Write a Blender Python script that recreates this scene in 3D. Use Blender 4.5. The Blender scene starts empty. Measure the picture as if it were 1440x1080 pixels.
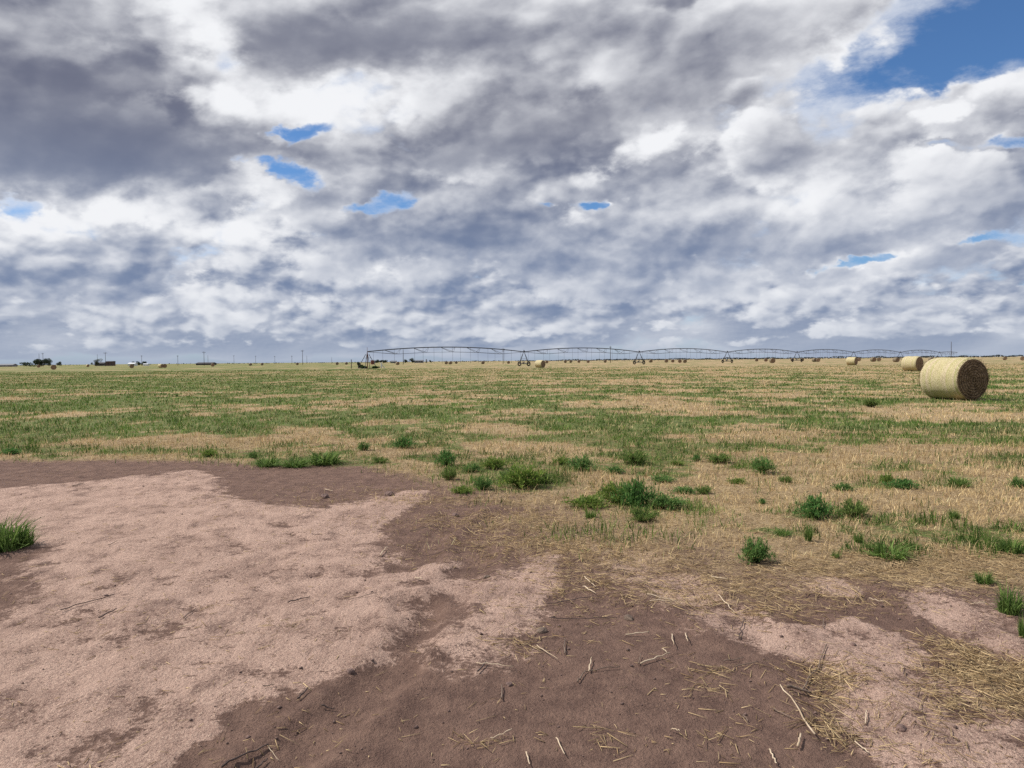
import bpy, bmesh, math, random
import numpy as np
from mathutils import Vector, Matrix

random.seed(7)
rng = np.random.default_rng(11)
S = bpy.context.scene
COL = S.collection
R = math.radians

# ------------------------------------------------------------------ camera
F = 1060.0                       # focal length in units of a 1440 px wide frame
CAM_Z = 1.62
PITCH, ROLL = R(-1.77), R(0.50)
fwd = Vector((0, math.cos(PITCH), math.sin(PITCH)))
up0 = Vector((0, -math.sin(PITCH), math.cos(PITCH)))
rt0 = Vector((1, 0, 0))
right = rt0 * math.cos(ROLL) - up0 * math.sin(ROLL)
up = up0 * math.cos(ROLL) + rt0 * math.sin(ROLL)
cam_d = bpy.data.cameras.new('camera')
cam = bpy.data.objects.new('camera', cam_d)
COL.objects.link(cam)
cam_d.sensor_width = 36.0
cam_d.lens = 36.0 * F / 1440.0
cam_d.clip_start = 0.05
cam_d.clip_end = 30000
cam.matrix_world = Matrix((
    (right.x, up.x, -fwd.x, 0), (right.y, up.y, -fwd.y, 0),
    (right.z, up.z, -fwd.z, CAM_Z), (0, 0, 0, 1)))
S.camera = cam

def ray(x, y):
    return fwd * F + right * (x - 720) + up * (540 - y)

def ground_pt(x, y):
    """where a line of sight meets the field"""
    d = ray(x, y)
    t = -CAM_Z / d.z
    return (d.x * t, d.y * t)

def at_dist(x, dist):
    """ground point at a given depth along bearing x"""
    d = ray(x, 507)
    return (d.x / d.y * dist, dist)

def uv(x, y):
    d = ray(x, y)
    return d.x / d.y, d.z / d.y

# ------------------------------------------------------------------ shader expression helper
class E:
    nt = None
    def __init__(s, sock): s.s = sock
    @staticmethod
    def put(node, i, v):
        if isinstance(v, E): E.nt.links.new(v.s, node.inputs[i])
        else: node.inputs[i].default_value = v
    @staticmethod
    def m(op, a, b=None, c=None, clamp=False):
        n = E.nt.nodes.new('ShaderNodeMath'); n.operation = op; n.use_clamp = clamp
        E.put(n, 0, a)
        if b is not None: E.put(n, 1, b)
        if c is not None: E.put(n, 2, c)
        return E(n.outputs[0])
    def __add__(a, b): return E.m('ADD', a, b)
    __radd__ = __add__
    def __sub__(a, b): return E.m('SUBTRACT', a, b)
    def __rsub__(a, b): return E.m('SUBTRACT', b, a)
    def __mul__(a, b): return E.m('MULTIPLY', a, b)
    __rmul__ = __mul__
    def __truediv__(a, b): return E.m('DIVIDE', a, b)
    def __rtruediv__(a, b): return E.m('DIVIDE', b, a)
    def __neg__(a): return E.m('MULTIPLY', a, -1.0)

def clamp01(a): return E.m('ADD', a, 0.0, clamp=True)
def expn(a): return E.m('EXPONENT', a)
def vmax(a, b): return E.m('MAXIMUM', a, b)
def vmin(a, b): return E.m('MINIMUM', a, b)
def mad(a, b, c): return E.m('MULTIPLY_ADD', a, b, c)

def smooth(a, lo, hi):
    n = E.nt.nodes.new('ShaderNodeMapRange'); n.interpolation_type = 'SMOOTHSTEP'
    E.put(n, 0, a); E.put(n, 1, lo); E.put(n, 2, hi)
    n.inputs[3].default_value = 0; n.inputs[4].default_value = 1
    return E(n.outputs[0])

def comb(x, y, z):
    n = E.nt.nodes.new('ShaderNodeCombineXYZ')
    E.put(n, 0, x); E.put(n, 1, y); E.put(n, 2, z)
    return E(n.outputs[0])

def sep(v):
    n = E.nt.nodes.new('ShaderNodeSeparateXYZ'); E.put(n, 0, v)
    return E(n.outputs[0]), E(n.outputs[1]), E(n.outputs[2])

def vadd(a, b):
    n = E.nt.nodes.new('ShaderNodeVectorMath'); n.operation = 'ADD'
    E.put(n, 0, a); E.put(n, 1, b)
    return E(n.outputs[0])

def vmul(a, b):
    n = E.nt.nodes.new('ShaderNodeVectorMath'); n.operation = 'MULTIPLY'
    E.put(n, 0, a); E.put(n, 1, b)
    return E(n.outputs[0])

def vscale(a, k):
    n = E.nt.nodes.new('ShaderNodeVectorMath'); n.operation = 'SCALE'
    E.put(n, 0, a); E.put(n, 3, k)
    return E(n.outputs[0])

def noise(vec, scale, detail=2.0, rough=0.5, dist=0.0, dim='3D', color=False):
    n = E.nt.nodes.new('ShaderNodeTexNoise'); n.noise_dimensions = dim
    E.put(n, 'Vector', vec)
    n.inputs['Scale'].default_value = scale
    n.inputs['Detail'].default_value = detail
    n.inputs['Roughness'].default_value = rough
    n.inputs['Distortion'].default_value = dist
    return E(n.outputs['Color' if color else 0])

def voronoi(vec, scale, feature='F1', out='Distance', rand=1.0):
    n = E.nt.nodes.new('ShaderNodeTexVoronoi'); n.feature = feature
    E.put(n, 'Vector', vec)
    n.inputs['Scale'].default_value = scale
    n.inputs['Randomness'].default_value = rand
    return E(n.outputs[out])

def mixc(f, a, b):
    n = E.nt.nodes.new('ShaderNodeMix'); n.data_type = 'RGBA'
    E.put(n, 0, f)
    for i, v in ((6, a), (7, b)):
        if isinstance(v, E): E.nt.links.new(v.s, n.inputs[i])
        else: n.inputs[i].default_value = (*v, 1.0)
    return E(n.outputs[2])

def attr(name):
    n = E.nt.nodes.new('ShaderNodeAttribute'); n.attribute_name = name
    return n

# ------------------------------------------------------------------ light
SUN_EL = R(50)
SUN_DIR = Vector((-math.cos(R(12)) * math.cos(SUN_EL), math.sin(R(12)) * math.cos(SUN_EL), math.sin(SUN_EL)))
sun_d = bpy.data.lights.new('sun', 'SUN')
sun = bpy.data.objects.new('sun', sun_d)
COL.objects.link(sun)
sun_d.energy = 5.0
sun_d.angle = R(0.5)
sun_d.color = (1.0, 0.95, 0.88)
sun.rotation_euler = (-SUN_DIR).to_track_quat('-Z', 'Y').to_euler()

# ------------------------------------------------------------------ sky with clouds
W = bpy.data.worlds.new('World')
S.world = W
W.use_nodes = True
W.cycles.sampling_method = 'MANUAL'
W.cycles.sample_map_resolution = 256
nt = W.node_tree
nt.nodes.clear()
E.nt = nt
out = nt.nodes.new('ShaderNodeOutputWorld')
bg = nt.nodes.new('ShaderNodeBackground')
bg.inputs[1].default_value = 0.1
nt.links.new(bg.outputs[0], out.inputs[0])
sky = nt.nodes.new('ShaderNodeTexSky')
sky.sky_type = 'NISHITA'
sky.sun_disc = False
sky.sun_elevation = SUN_EL
sky.sun_rotation = math.atan2(SUN_DIR.x, SUN_DIR.y)
sky.altitude = 900
sky.air_density = 1.0
sky.dust_density = 0.6
sky.ozone_density = 2.0

tc = nt.nodes.new('ShaderNodeTexCoord')
D = E(tc.outputs['Generated'])
dx, dy, dz = sep(D)
dzc = vmax(dz, 0.0) + 0.012
qx, qy = dx / dzc, dy / dzc
fy = vmax(dy, 0.15)
u_, v_ = dx / fy, dz / fy
front = smooth(dy, 0.15, 0.4)

def blob_sum(blobs):
    """broad banks and gaps of the cloud deck, by bearing (u) and tangent of elevation (v)"""
    tot = None
    for (x, y, rx, ry, a, ang) in blobs:
        cu, cv = uv(x, y)
        ca, sa = math.cos(R(ang)), math.sin(R(ang))
        ru, rv = rx / F, ry / F
        du, dv = u_ - cu, v_ - cv
        p = mad(du, ca / ru, dv * (sa / ru))
        q = mad(du, -sa / rv, dv * (ca / rv))
        g = expn(-mad(p, p, q * q)) * a
        tot = g if tot is None else tot + g
    return tot * front

COVER = [  # px, py, rx, ry, amount, tilt
    (285, 35, 90, 50, .45, 0), (560, 0, 200, 40, .5, 0), (1060, 205, 90, 40, .55, 10), (1000, 20, 130, 40, .4, 10), (1160, 30, 90, 40, .3, 15), (880, 40, 140, 40, .6, 0), (1080, 60, 110, 50, .35, 15), (80, 150, 220, 120, .3, 0),
    (60, 60, 190, 120, 0.65, 0), (140, 200, 200, 60, 0.75, 0), (300, 195, 80, 45, 0.25, 0),
    (560, 55, 240, 55, 0.55, 0), (900, 130, 260, 70, 0.45, 12), (700, 215, 200, 35, 0.2, 0),
    (285, 60, 35, 50, -0.35, 20),
    (405, 190, 42, 16, -1.15, 10), (405, 245, 60, 14, -0.85, -10), (540, 283, 42, 14, -0.9, 5), (490, 300, 30, 12, -.6, 0),
    (820, 290, 26, 9, -0.8, 0), (745, 295, 22, 8, -0.5, 0),
    (1350, 75, 125, 42, -1.35, 12), (1440, 20, 110, 60, -1.2, 0), (1240, 95, 50, 18, -0.5, 20),
    (1425, 195, 50, 14, -0.9, 10), (1310, 215, 40, 10, -.45, 10), (1210, 367, 60, 7, -0.8, 8), (1390, 335, 60, 8, -0.6, 5),
    (1340, 150, 90, 28, 0.5, 12), (1350, 260, 120, 35, 0.35, 0), (1100, 230, 120, 30, 0.3, 10),
    (10, 290, 25, 14, -0.6, 0), (200, 300, 200, 25, 0.15, 0),
]
SHADE = [
    (500, 400, 700, 70, 0.28, 0), (1150, 330, 400, 60, .22, 0),
    (90, 130, 250, 110, 0.60, 0), (120, 215, 220, 56, 0.95, 0), (260, 225, 90, 30, .3, 0), (510, 62, 200, 42, 0.95, 0), (860, 160, 220, 42, 0.65, 8),
    (600, 215, 210, 26, 0.55, 0), (1160, 215, 130, 26, 0.45, 10), (80, 20, 120, 40, -0.15, 0), (180, 345, 120, 22, 0.45, 0), (740, 80, 80, 50, .3, 0),
    (650, 330, 90, 24, 0.30, 0), (1240, 400, 160, 14, .3, 0), (560, 400, 140, 14, .25, 0), (1000, 340, 200, 20, .25, 5), (960, 60, 120, 50, .25, 10),
    (290, 60, 50, 85, -0.95, 15), (430, 140, 140, 28, -0.65, 8), (500, 205, 60, 40, -.55, 0), (650, 130, 60, 40, -.3, 0),
    (110, 300, 150, 24, -0.75, 0), (1180, 60, 180, 40, -0.45, 20), (1340, 140, 90, 26, -.45, 15), (1340, 250, 110, 35, -.30, 10), (960, 205, 90, 20, -.3, 10),
    (330, 330, 110, 28, -.5, 0), (560, 380, 70, 20, -.4, 0), (1200, 390, 100, 18, -.5, 10), (800, 400, 110, 18, -.4, 0), (820, 30, 70, 30, -.35, 0),
    (1080, 300, 120, 24, -.3, 0), (900, 300, 60, 30, -.3, 0),
]

hor = E.m('SQRT', mad(dx, dx, dy * dy))
az = E.m('ARCTAN2', dx, dy)
el = vmax(dz, 0.0) / vmax(hor, 0.02)
lel = E.m('LOGARITHM', el + 0.012, math.e)

# ragged outlines for the banks and gaps
wv = noise(comb(u_ * 1.0, v_ * 1.6, 0.3), 9.0, 5.0, 0.6, color=True)
w0, w1, w2 = sep(wv)
u_ = mad(w0 - 0.5, 0.16, u_)
v_ = mad(w1 - 0.5, 0.075, v_)
cov_b = blob_sum(COVER)
shd_b = blob_sum(SHADE)

# rows of cloud from the far horizon to overhead: tangent of elevation, seed, cover, brightness, slant
ROWS = [   # tangent of elevation, seed, cover, brightness, slant, width, height
    (0.030, 3.3, 0.85, 0.80, 0.0, 0.080, 0.034), (0.055, 17.9, 0.60, 0.92, 0.0, 0.100, 0.050), (0.090, 41.2, 0.50, 1.0, 0.01, 0.125, 0.070),
    (0.140, 71.5, 0.46, 1.0, 0.03, 0.15, 0.092), (0.220, 93.8, 0.42, 1.0, 0.05, 0.18, 0.120),
    (0.380, 55.1, 0.36, 1.0, 0.08, 0.22, 0.150), (0.75, 12.6, 0.10, 1.0, 0.12, 0.30, 0.20),
]
def puffs(P, sc, det):
    n = nt.nodes.new('ShaderNodeTexVoronoi'); n.voronoi_dimensions = '2D'; n.feature = 'F1'
    n.normalize = False
    E.put(n, 'Vector', P)
    n.inputs['Scale'].default_value = sc; n.inputs['Detail'].default_value = det
    n.inputs['Roughness'].default_value = 0.5
    return E(n.outputs['Distance'])

calm = 1.0 - smooth(shd_b, 0.2, 1.0) * 0.75
acc = alpha = None
for (vi, seed, base, br, sl, wd_, ht_) in ROWS:
    P = comb(mad(az, 1.0 / wd_, seed), mad(el - az * sl, 1.0 / ht_, seed * 0.37), seed)
    nz = noise(P, 0.74, 10.0, 0.60, 0.0, color=True)
    n1, wx, wy = sep(nz)
    n2 = noise(vadd(P, (-0.12, 0.34, 0.0)), 0.74, 1.5, 0.45, 0.0)
    n3 = noise(vadd(P, (-0.035, 0.06, 0.0)), 0.74, 7.0, 0.60, 0.0)
    nb = noise(vmul(P, (0.8, 1.0, 1.0)), 0.30, 1.0, 0.5)
    pf = 0.0
    dp = 0.0
    if vi > 0.04:
        Pw = vadd(P, comb(wx * 0.45, wy * 0.45, 0.0))
        p1 = puffs(Pw, 1.45, 3.0)
        p2 = puffs(vadd(Pw, (-0.06, 0.12, 0.0)), 1.45, 3.0)
        pf, dp = (p1 - 0.45) * 0.65, (p2 - p1) * (0.85 if vi < 0.16 else 0.60)
    lw = (lel - math.log(vi + 0.012)) * (1.0 / 0.62)
    c = mad(nb - 0.5, 1.6, cov_b - mad(lw, lw * 0.30, -base))
    t1 = mad(n1, 3.0, c - 1.5) - pf
    t2 = mad(n2, 3.0, c - 1.5)
    den = smooth(t1, -0.08, 0.28)
    lit = expn(-(mad(vmax(t2, 0.0), 1.7, vmax(t1, 0.0) * 0.25) + shd_b * 1.5))
    rel = mad(n1 - n3, 1.15, mad(n1 - n2, 0.20, dp))
    val = mad(lit, 0.78, rel * calm + 0.15) - shd_b * 0.15
    val = val * br
    if acc is None:
        acc, alpha = val * den, den
    else:
        acc = mad(acc, 1.0 - den, val * den)
        alpha = mad(alpha, 1.0 - den, den)
val = acc / vmax(alpha, 0.001)
# cloud tint: bluish violet grey in the thick parts, warm white where lit
dark = mixc(smooth(el, 0.08, 0.34), (0.165, 0.220, 0.350), (0.145, 0.157, 0.220))
cl = mixc(smooth(val, -0.14, 1.02), dark, (0.84, 0.85, 0.875))
gap = vmul(E(sky.outputs[0]), (0.058, 0.083, 0.108))
# thin veils of cloud round the rims of the gaps
vn = noise(comb(az * 5.0, el * 11.0, 4.2), 1.6, 8.0, 0.66)
veil = smooth(mad(vn, 1.5, cov_b * 0.55), 0.28, 1.0) * 0.85
gap = mixc(veil, gap, (0.66, 0.70, 0.78))
comp = mixc(alpha, gap, cl)
# the far air over the horizon
far = expn(-(vmax(dz, 0.0) / 0.040)) * 0.85
comp = mixc(far, comp, (0.315, 0.375, 0.49))
fin = vscale(comp, 10.0)
nt.links.new(fin.s, bg.inputs[0])

S.render.engine = 'CYCLES'
S.view_settings.view_transform = 'Standard'
S.view_settings.look = 'None'
S.view_settings.exposure = 0.10
S.view_settings.gamma = 1.0
S.cycles.use_denoising = False
S.cycles.max_bounces = 6
S.cycles.transparent_max_bounces = 8

# ------------------------------------------------------------------ numeric helpers
def vnoise(x, y, seed=0):
    xi = np.floor(x).astype(np.int64); yi = np.floor(y).astype(np.int64)
    fx = x - xi; fy_ = y - yi
    fx = fx * fx * (3 - 2 * fx); fy_ = fy_ * fy_ * (3 - 2 * fy_)
    def h(a, b):
        n = (a * 374761393 + b * 668265263 + seed * 974634777) & 0xFFFFFFFF
        n = ((n ^ (n >> 13)) * 1274126177) & 0xFFFFFFFF
        n = (n ^ (n >> 16)) & 0xFFFF
        return n / 65535.0
    return ((h(xi, yi) * (1 - fx) + h(xi + 1, yi) * fx) * (1 - fy_) +
            (h(xi, yi + 1) * (1 - fx) + h(xi + 1, yi + 1) * fx) * fy_)

def fbm(x, y, seed=0, octs=4, rough=0.5):
    t = 0; a = 1; s = 0
    for o in range(octs):
        t = t + a * vnoise(x * 2 ** o + 17.3 * o, y * 2 ** o - 9.1 * o, seed + o)
        s += a; a *= rough
    return t / s

def sstep(v, lo, hi):
    t = np.clip((v - lo) / (hi - lo), 0, 1)
    return t * t * (3 - 2 * t)

def signed(px, py, poly):
    """signed distance to a polygon on the ground, positive inside"""
    n = len(poly)
    best = np.full(px.shape, 1e9); inside = np.zeros(px.shape, bool)
    for i in range(n):
        ax, ay = poly[i]; bx, by = poly[(i + 1) % n]
        ex, ey = bx - ax, by - ay
        t = np.clip(((px - ax) * ex + (py - ay) * ey) / (ex * ex + ey * ey + 1e-9), 0, 1)
        best = np.minimum(best, np.hypot(px - ax - t * ex, py - ay - t * ey))
        c = (ay > py) != (by > py)
        xx = ax + (py - ay) / (by - ay + 1e-12) * ex
        inside ^= c & (px < xx)
    return np.where(inside, best, -best)

def gpoly(pts): return [ground_pt(x, y) for x, y in pts]

# bare dry crust (pale) on the turnaround, and the straw field edge
PALE = [gpoly(p) for p in (
    [(-420, 700), (-40, 688), (120, 676), (270, 662), (315, 690), (420, 712), (500, 704), (560, 690), (612, 688), (578, 712),
     (546, 748), (524, 800), (560, 792), (612, 786), (622, 815), (700, 800), (772, 782), (768, 856), (742, 886), (694, 926),
     (648, 932), (636, 902), (664, 862), (640, 846), (604, 842), (578, 860), (570, 912), (536, 938), (482, 950), (418, 982),
     (292, 1010), (205, 1080), (60, 1250), (-900, 1300), (-500, 900), (-420, 800)],
    [(840, 752), (930, 770), (1000, 830), (1075, 868), (1130, 872), (1190, 870), (1262, 915), (1330, 985), (1460, 1070), (1560, 1200),
     (1290, 1240), (1270, 1060), (1200, 985), (1110, 930), (1000, 885), (930, 830), (880, 790)],
    [(1095, 815), (1150, 812), (1205, 845), (1160, 852), (1110, 836)],
    [(1262, 812), (1330, 822), (1400, 850), (1500, 905), (1600, 960), (1480, 950), (1370, 900), (1290, 862)],
)]
WET = [gpoly(p) for p in (       # small dark stains inside the pale crust
    [(60, 1062), (120, 1020), (190, 985), (230, 968), (215, 1000), (150, 1050), (90, 1085)],
    [(-200, 795), (-60, 775), (30, 768), (90, 772), (75, 800), (40, 840), (5, 880), (-200, 930)],
    [(300, 668), (420, 664), (520, 690), (470, 716), (350, 704)],
    [(-300, 655), (-20, 652), (150, 655), (268, 655), (180, 668), (20, 680), (-300, 690)],
)]
FIELD = [(-9000, 10.6), (-60, 11.4)] + gpoly([(-700, 655), (-200, 652), (0, 648), (150, 648), (290, 650), (350, 655), (500, 655), (560, 674),
    (640, 696), (700, 716), (740, 748), (790, 778), (880, 790), (950, 825), (1020, 845), (1080, 835), (1180, 838), (1260, 830), (1340, 835),
    (1440, 852), (1600, 930)]) + [(9, 3.6), (60, 3.0), (9000, 3.0), (9000, 9000), (-9000, 9000)]

LITTER = [  # straw drifts on the bare soil: px, py, rx(m), ry(m), amount
    (1395, 945, .40, .25, 1.5), (1445, 985, .5, .24, 1.3), (1340, 915, .22, .15, 1.0), (1150, 960, .18, .24, .8), (1180, 1005, .14, .12, .8), (1130, 935, .13, .1, .5), (800, 800, .55, .9, .5),
    (870, 815, .5, .4, .55), (930, 830, .5, .4, .4), (1050, 830, .7, .5, .6), (1190, 850, .5, .2, .5), (1100, 850, .5, .2, .5),
    (1240, 800, 1.2, .5, .7), (960, 940, .12, .12, .5), (968, 975, .12, .10, .45), (850, 1050, .10, .10, .6), (690, 1037, .2, .03, .4),
    (745, 895, .25, .2, .35), (1320, 1060, .1, .3, .3), (640, 705, 1.5, .5, .5), (720, 735, 1.0, .6, .6), (790, 770, 1.0, .6, .7), (880, 790, .8, .5, .7), (980, 840, .6, .3, .6), (1360, 790, 1.2, .5, .8),
    (1010, 1060, .12, .1, .35), (280, 860, .1, .1, .2), (560, 690, 1.0, .4, .25),
]

PATCH = [  # leafy mats between the single weeds: px, py, rx(m), ry(m), amount
    (740, 675, .7, .8, .9), (820, 655, .6, .5, .8), (880, 700, .5, .5, .8), (930, 712, .5, .3, .8), (700, 660, .6, .6, .6), (640, 665, .5, .8, .5), (770, 640, 1.0, .6, .5),
    (820, 600, 1.2, 1.0, .9), (800, 615, .8, .8, .8), (890, 608, .9, .6, .9), (960, 607, .9, .6, .9), (925, 665, .5, .3, .6), (860, 640, .6, .5, .6),
    (1150, 590, 1.2, .8, .7), (1190, 620, 1.0, .6, .7), (1240, 612, 1.2, .6, .8), (1380, 620, 1.0, .8, .8), (1420, 600, 1.2, .9, .8), (1090, 625, .8, .5, .6), (1060, 655, .5, .3, .5),
    (1250, 682, .5, .3, .6), (1340, 680, .5, .3, .5), (1420, 645, .7, .5, .7), (1100, 750, .3, .2, .4), (1260, 775, .4, .25, .6), (1420, 770, .4, .3, .6), (1400, 840, .3, .3, .5),
    (430, 652, 1.1, .4, 1.0), (350, 640, 1.0, .5, .7), (230, 635, 1.4, .5, .7), (60, 632, 1.4, .5, .7), (570, 625, .7, .5, .6), (640, 612, 1.2, .8, .5), (1180, 725, .7, .3, .4),
]
SMUDGE = [  # small damp scuffs in the crust: px, py, rx(m), ry(m), amount
    (168, 812, .10, .20, .7), (104, 872, .14, .14, .7), (235, 812, .16, .10, .5), (275, 860, .10, .10, .8), (245, 822, .12, .06, .6), (212, 890, .2, .1, .6),
    (375, 800, .10, .14, .6), (425, 802, .05, .22, .7), (500, 812, .05, .25, .8), (482, 838, .08, .20, .8), (560, 828, .10, .10, .7), (330, 775, .14, .14, .5),
    (285, 757, .18, .1, .5), (410, 742, .14, .2, .5), (545, 800, .12, .2, .7), (450, 860, .1, .2, .4), (205, 892, .2, .14, .5), (390, 955, .2, .05, .6),
    (100, 690, .6, .2, .4), (230, 715, .4, .2, .3), (430, 758, .3, .12, .4), (120, 905, .22, .08, .4), (330, 905, .15, .1, .4), (300, 940, .22, .07, .5),
    (1180, 900, .14, .2, .5), (1265, 950, .12, .15, .5), (1090, 890, .2, .1, .5), (1330, 1010, .12, .2, .4), (1000, 850, .2, .15, .5), (690, 850, .1, .15, .4),
]
RUTS = [  # wheel tracks pressed into the damp soil: path in photo points, half width, depth
    ([(585, 850), (588, 900), (560, 935), (505, 985), (430, 1040), (330, 1110)], .15, .030),
    ([(735, 700), (690, 745), (655, 790), (625, 850), (610, 900)], .16, .022),
    ([(660, 720), (600, 770), (560, 800)], .12, .015),
    ([(880, 760), (960, 830), (1080, 900), (1190, 990), (1250, 1080)], .18, .020),
    ([(1250, 800), (1340, 870), (1440, 960), (1560, 1080)], .16, .016),
    ([(420, 760), (360, 800), (250, 870), (80, 960)], .16, .012),
]
def path_dist(px, py, pts):
    best = np.full(px.shape, 1e9)
    for (ax, ay), (bx, by) in zip(pts[:-1], pts[1:]):
        ex, ey = bx - ax, by - ay
        t = np.clip(((px - ax) * ex + (py - ay) * ey) / (ex * ex + ey * ey + 1e-9), 0, 1)
        best = np.minimum(best, np.hypot(px - ax - t * ex, py - ay - t * ey))
    return best

def warp(x, y):
    wx = (fbm(x * 1.3, y * 1.3, 5, 5, .6) - .5) * 0.75
    wy = (fbm(x * 1.3, y * 1.3, 25, 5, .6) - .5) * 0.75
    return x + wx, y + wy

def fields(x, y):
    """dry crust, straw cover, green cover, litter at points of the ground"""
    wx, wy = warp(x, y)
    near = y < 20
    dry = np.zeros(x.shape)
    xs, ys = wx[near], wy[near]
    d = np.zeros(xs.shape)
    soft = .04 + .30 * sstep(fbm(xs * .9, ys * .9, 62, 3), .35, .7)
    for p in PALE: d = np.maximum(d, sstep(signed(xs, ys, p) / soft, -1, 1))
    for (px, py, rx, ry, a) in SMUDGE:
        cx, cy = ground_pt(px, py)
        d = d * (1 - a * np.exp(-((xs - cx) / rx) ** 2 - ((ys - cy) / ry) ** 2))
    for p in WET: d = d * (1 - .85 * sstep(signed(xs, ys, p), -0.10, 0.16))
    d = np.clip(d + (fbm(xs * 2.2, ys * 3.0, 61, 5, .6) - .52) * .55 * d * 1.6, 0, 1)
    dry[near] = d
    straw = np.ones(x.shape)
    straw[near] = sstep(signed(x[near] * .5 + xs * .5, y[near] * .5 + ys * .5, FIELD), -0.35, (0.7 + 1.9 * sstep(x, -3, 2.0))[near]) ** .8
    lit = np.zeros(x.shape)
    for (px, py, rx, ry, a) in LITTER:
        cx, cy = ground_pt(px, py)
        lit = np.maximum(lit, a * np.exp(-((wx - cx) / rx) ** 2 - ((wy - cy) / ry) ** 2))
    # green regrowth: wide bands across the field, broken up at several sizes
    dist = np.hypot(x, y)
    bear = x / np.maximum(y, 1)
    b1 = fbm(x * .055 + 3, y * .085, 71, 3, .55)
    b2 = fbm(x * .35, y * .45, 81, 4, .6)
    b3 = fbm(x * .13 + 9, y * .16, 171, 3, .55)
    band = sstep(dist, 14, 20) * (1 - .45 * sstep(dist, 80, 140))
    band = band * (1 - .38 * sstep(bear, -.25, .35))
    band = np.maximum(band, .85 * sstep(dist, 95, 140) * (1 - sstep(bear, -.25, .05)))
    mid = 1.05 * sstep(dist, 9.5, 12) * (1 - sstep(dist, 22, 34)) * np.exp(-((bear - .10) / .20) ** 2)
    edge = .45 * sstep(dist, 11.2, 13) * (1 - sstep(bear, -.15, .1))
    g = np.maximum(np.maximum(band * (.58 + .10 * (1 - sstep(bear, -.4, .0))), edge * .5), mid * .50) + (b1 - .5) * .45 + (b3 - .5) * .6 + (b2 - .5) * 2.2 + (fbm(x * 1.3, y * 1.0, 181, 4, .65) - .5) * 1.7 - .15
    for (px, py, rx, ry, a) in PATCH:
        cx, cy = ground_pt(px, py)
        g = np.maximum(g, (a + (b2 - .5) * 1.3) * .95 * np.exp(-((wx - cx) / rx) ** 2 - ((wy - cy) / ry) ** 2))
    g = sstep(g, -.10, 0.58) * straw
    return dry, straw, g, lit

def height(x, y):
    n = 0.05 * (fbm(x * .35, y * .35, 91, 3) - .5)
    n = n + 0.020 * (fbm(x * 2.1, y * 2.1, 92, 4, .55) - .5) + .009 * (fbm(x * 7, y * 7, 93, 3, .6) - .5)
    fade = 1 - sstep(np.hypot(x, y), 25, 60)
    return n * fade

def zt(x, y): return float(height(np.array([x]), np.array([y]))[0])

# ------------------------------------------------------------------ mesh helpers
def mesh_arrays(name, verts, quads=None, tris=None, attrs=None, mat=None, smooth_=False):
    me = bpy.data.meshes.new(name)
    nq = 0 if quads is None else len(quads); ntri = 0 if tris is None else len(tris)
    me.vertices.add(len(verts))
    me.vertices.foreach_set('co', np.asarray(verts, np.float32).ravel())
    parts = []
    if nq: parts.append(np.asarray(quads, np.int32).ravel())
    if ntri: parts.append(np.asarray(tris, np.int32).ravel())
    loops = np.concatenate(parts)
    me.loops.add(len(loops)); me.loops.foreach_set('vertex_index', loops)
    me.polygons.add(nq + ntri)
    st = np.concatenate([np.arange(nq) * 4, nq * 4 + np.arange(ntri) * 3]).astype(np.int32)
    me.polygons.foreach_set('loop_start', st)
    if smooth_: me.polygons.foreach_set('use_smooth', np.ones(nq + ntri, bool))
    me.update(calc_edges=True)
    for k, v in (attrs or {}).items():
        v = np.asarray(v, np.float32)
        if v.ndim == 1:
            a = me.attributes.new(k, 'FLOAT', 'POINT'); a.data.foreach_set('value', v)
        else:
            a = me.attributes.new(k, 'FLOAT_VECTOR', 'POINT'); a.data.foreach_set('vector', v.ravel())
    if mat: me.materials.append(mat)
    return me

def link(name, me, parent=None):
    o = bpy.data.objects.new(name, me); COL.objects.link(o)
    if parent: o.parent = parent
    return o

def tag(o, label=None, cat=None, group=None, kind=None):
    if label: o['label'] = label
    if cat: o['category'] = cat
    if group: o['group'] = group
    if kind: o['kind'] = kind
    return o

def thing(name, label, cat, loc=(0, 0, 0), rz=0.0, group=None):
    o = bpy.data.objects.new(name, None); COL.objects.link(o)
    o.empty_display_size = .2
    o.location = loc; o.rotation_euler = (0, 0, rz)
    return tag(o, label, cat, group)

def new_mat(name):
    m = bpy.data.materials.new(name); m.use_nodes = True
    t = m.node_tree; t.nodes.clear(); E.nt = t
    o = t.nodes.new('ShaderNodeOutputMaterial')
    return m, t, o

def principled(t, o, col, rough=0.8, bump=None, bstr=0.5, bdist=0.01, metal=0.0, spec=0.3):
    b = t.nodes.new('ShaderNodeBsdfPrincipled')
    if isinstance(col, E): t.links.new(col.s, b.inputs['Base Color'])
    else: b.inputs['Base Color'].default_value = (*col, 1)
    E.put(b, 'Roughness', rough); E.put(b, 'Metallic', metal)
    b.inputs['Specular IOR Level'].default_value = spec
    if bump is not None:
        n = t.nodes.new('ShaderNodeBump'); n.inputs['Strength'].default_value = bstr
        n.inputs['Distance'].default_value = bdist
        E.put(n, 'Height', bump); t.links.new(n.outputs[0], b.inputs['Normal'])
    t.links.new(b.outputs[0], o.inputs[0])
    return b

def objcoord():
    return E(E.nt.nodes.new('ShaderNodeTexCoord').outputs['Object'])

def plain(name, col, rough=0.7, metal=0.0, var=0.25, scale=3.0):
    m, t, o = new_mat(name)
    n = noise(objcoord(), scale, 5, .6)
    c = mixc(smooth(n, .3, .7), tuple(k * (1 - var) for k in col), tuple(min(1, k * (1 + var)) for k in col))
    principled(t, o, c, rough, metal=metal)
    return m

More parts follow.
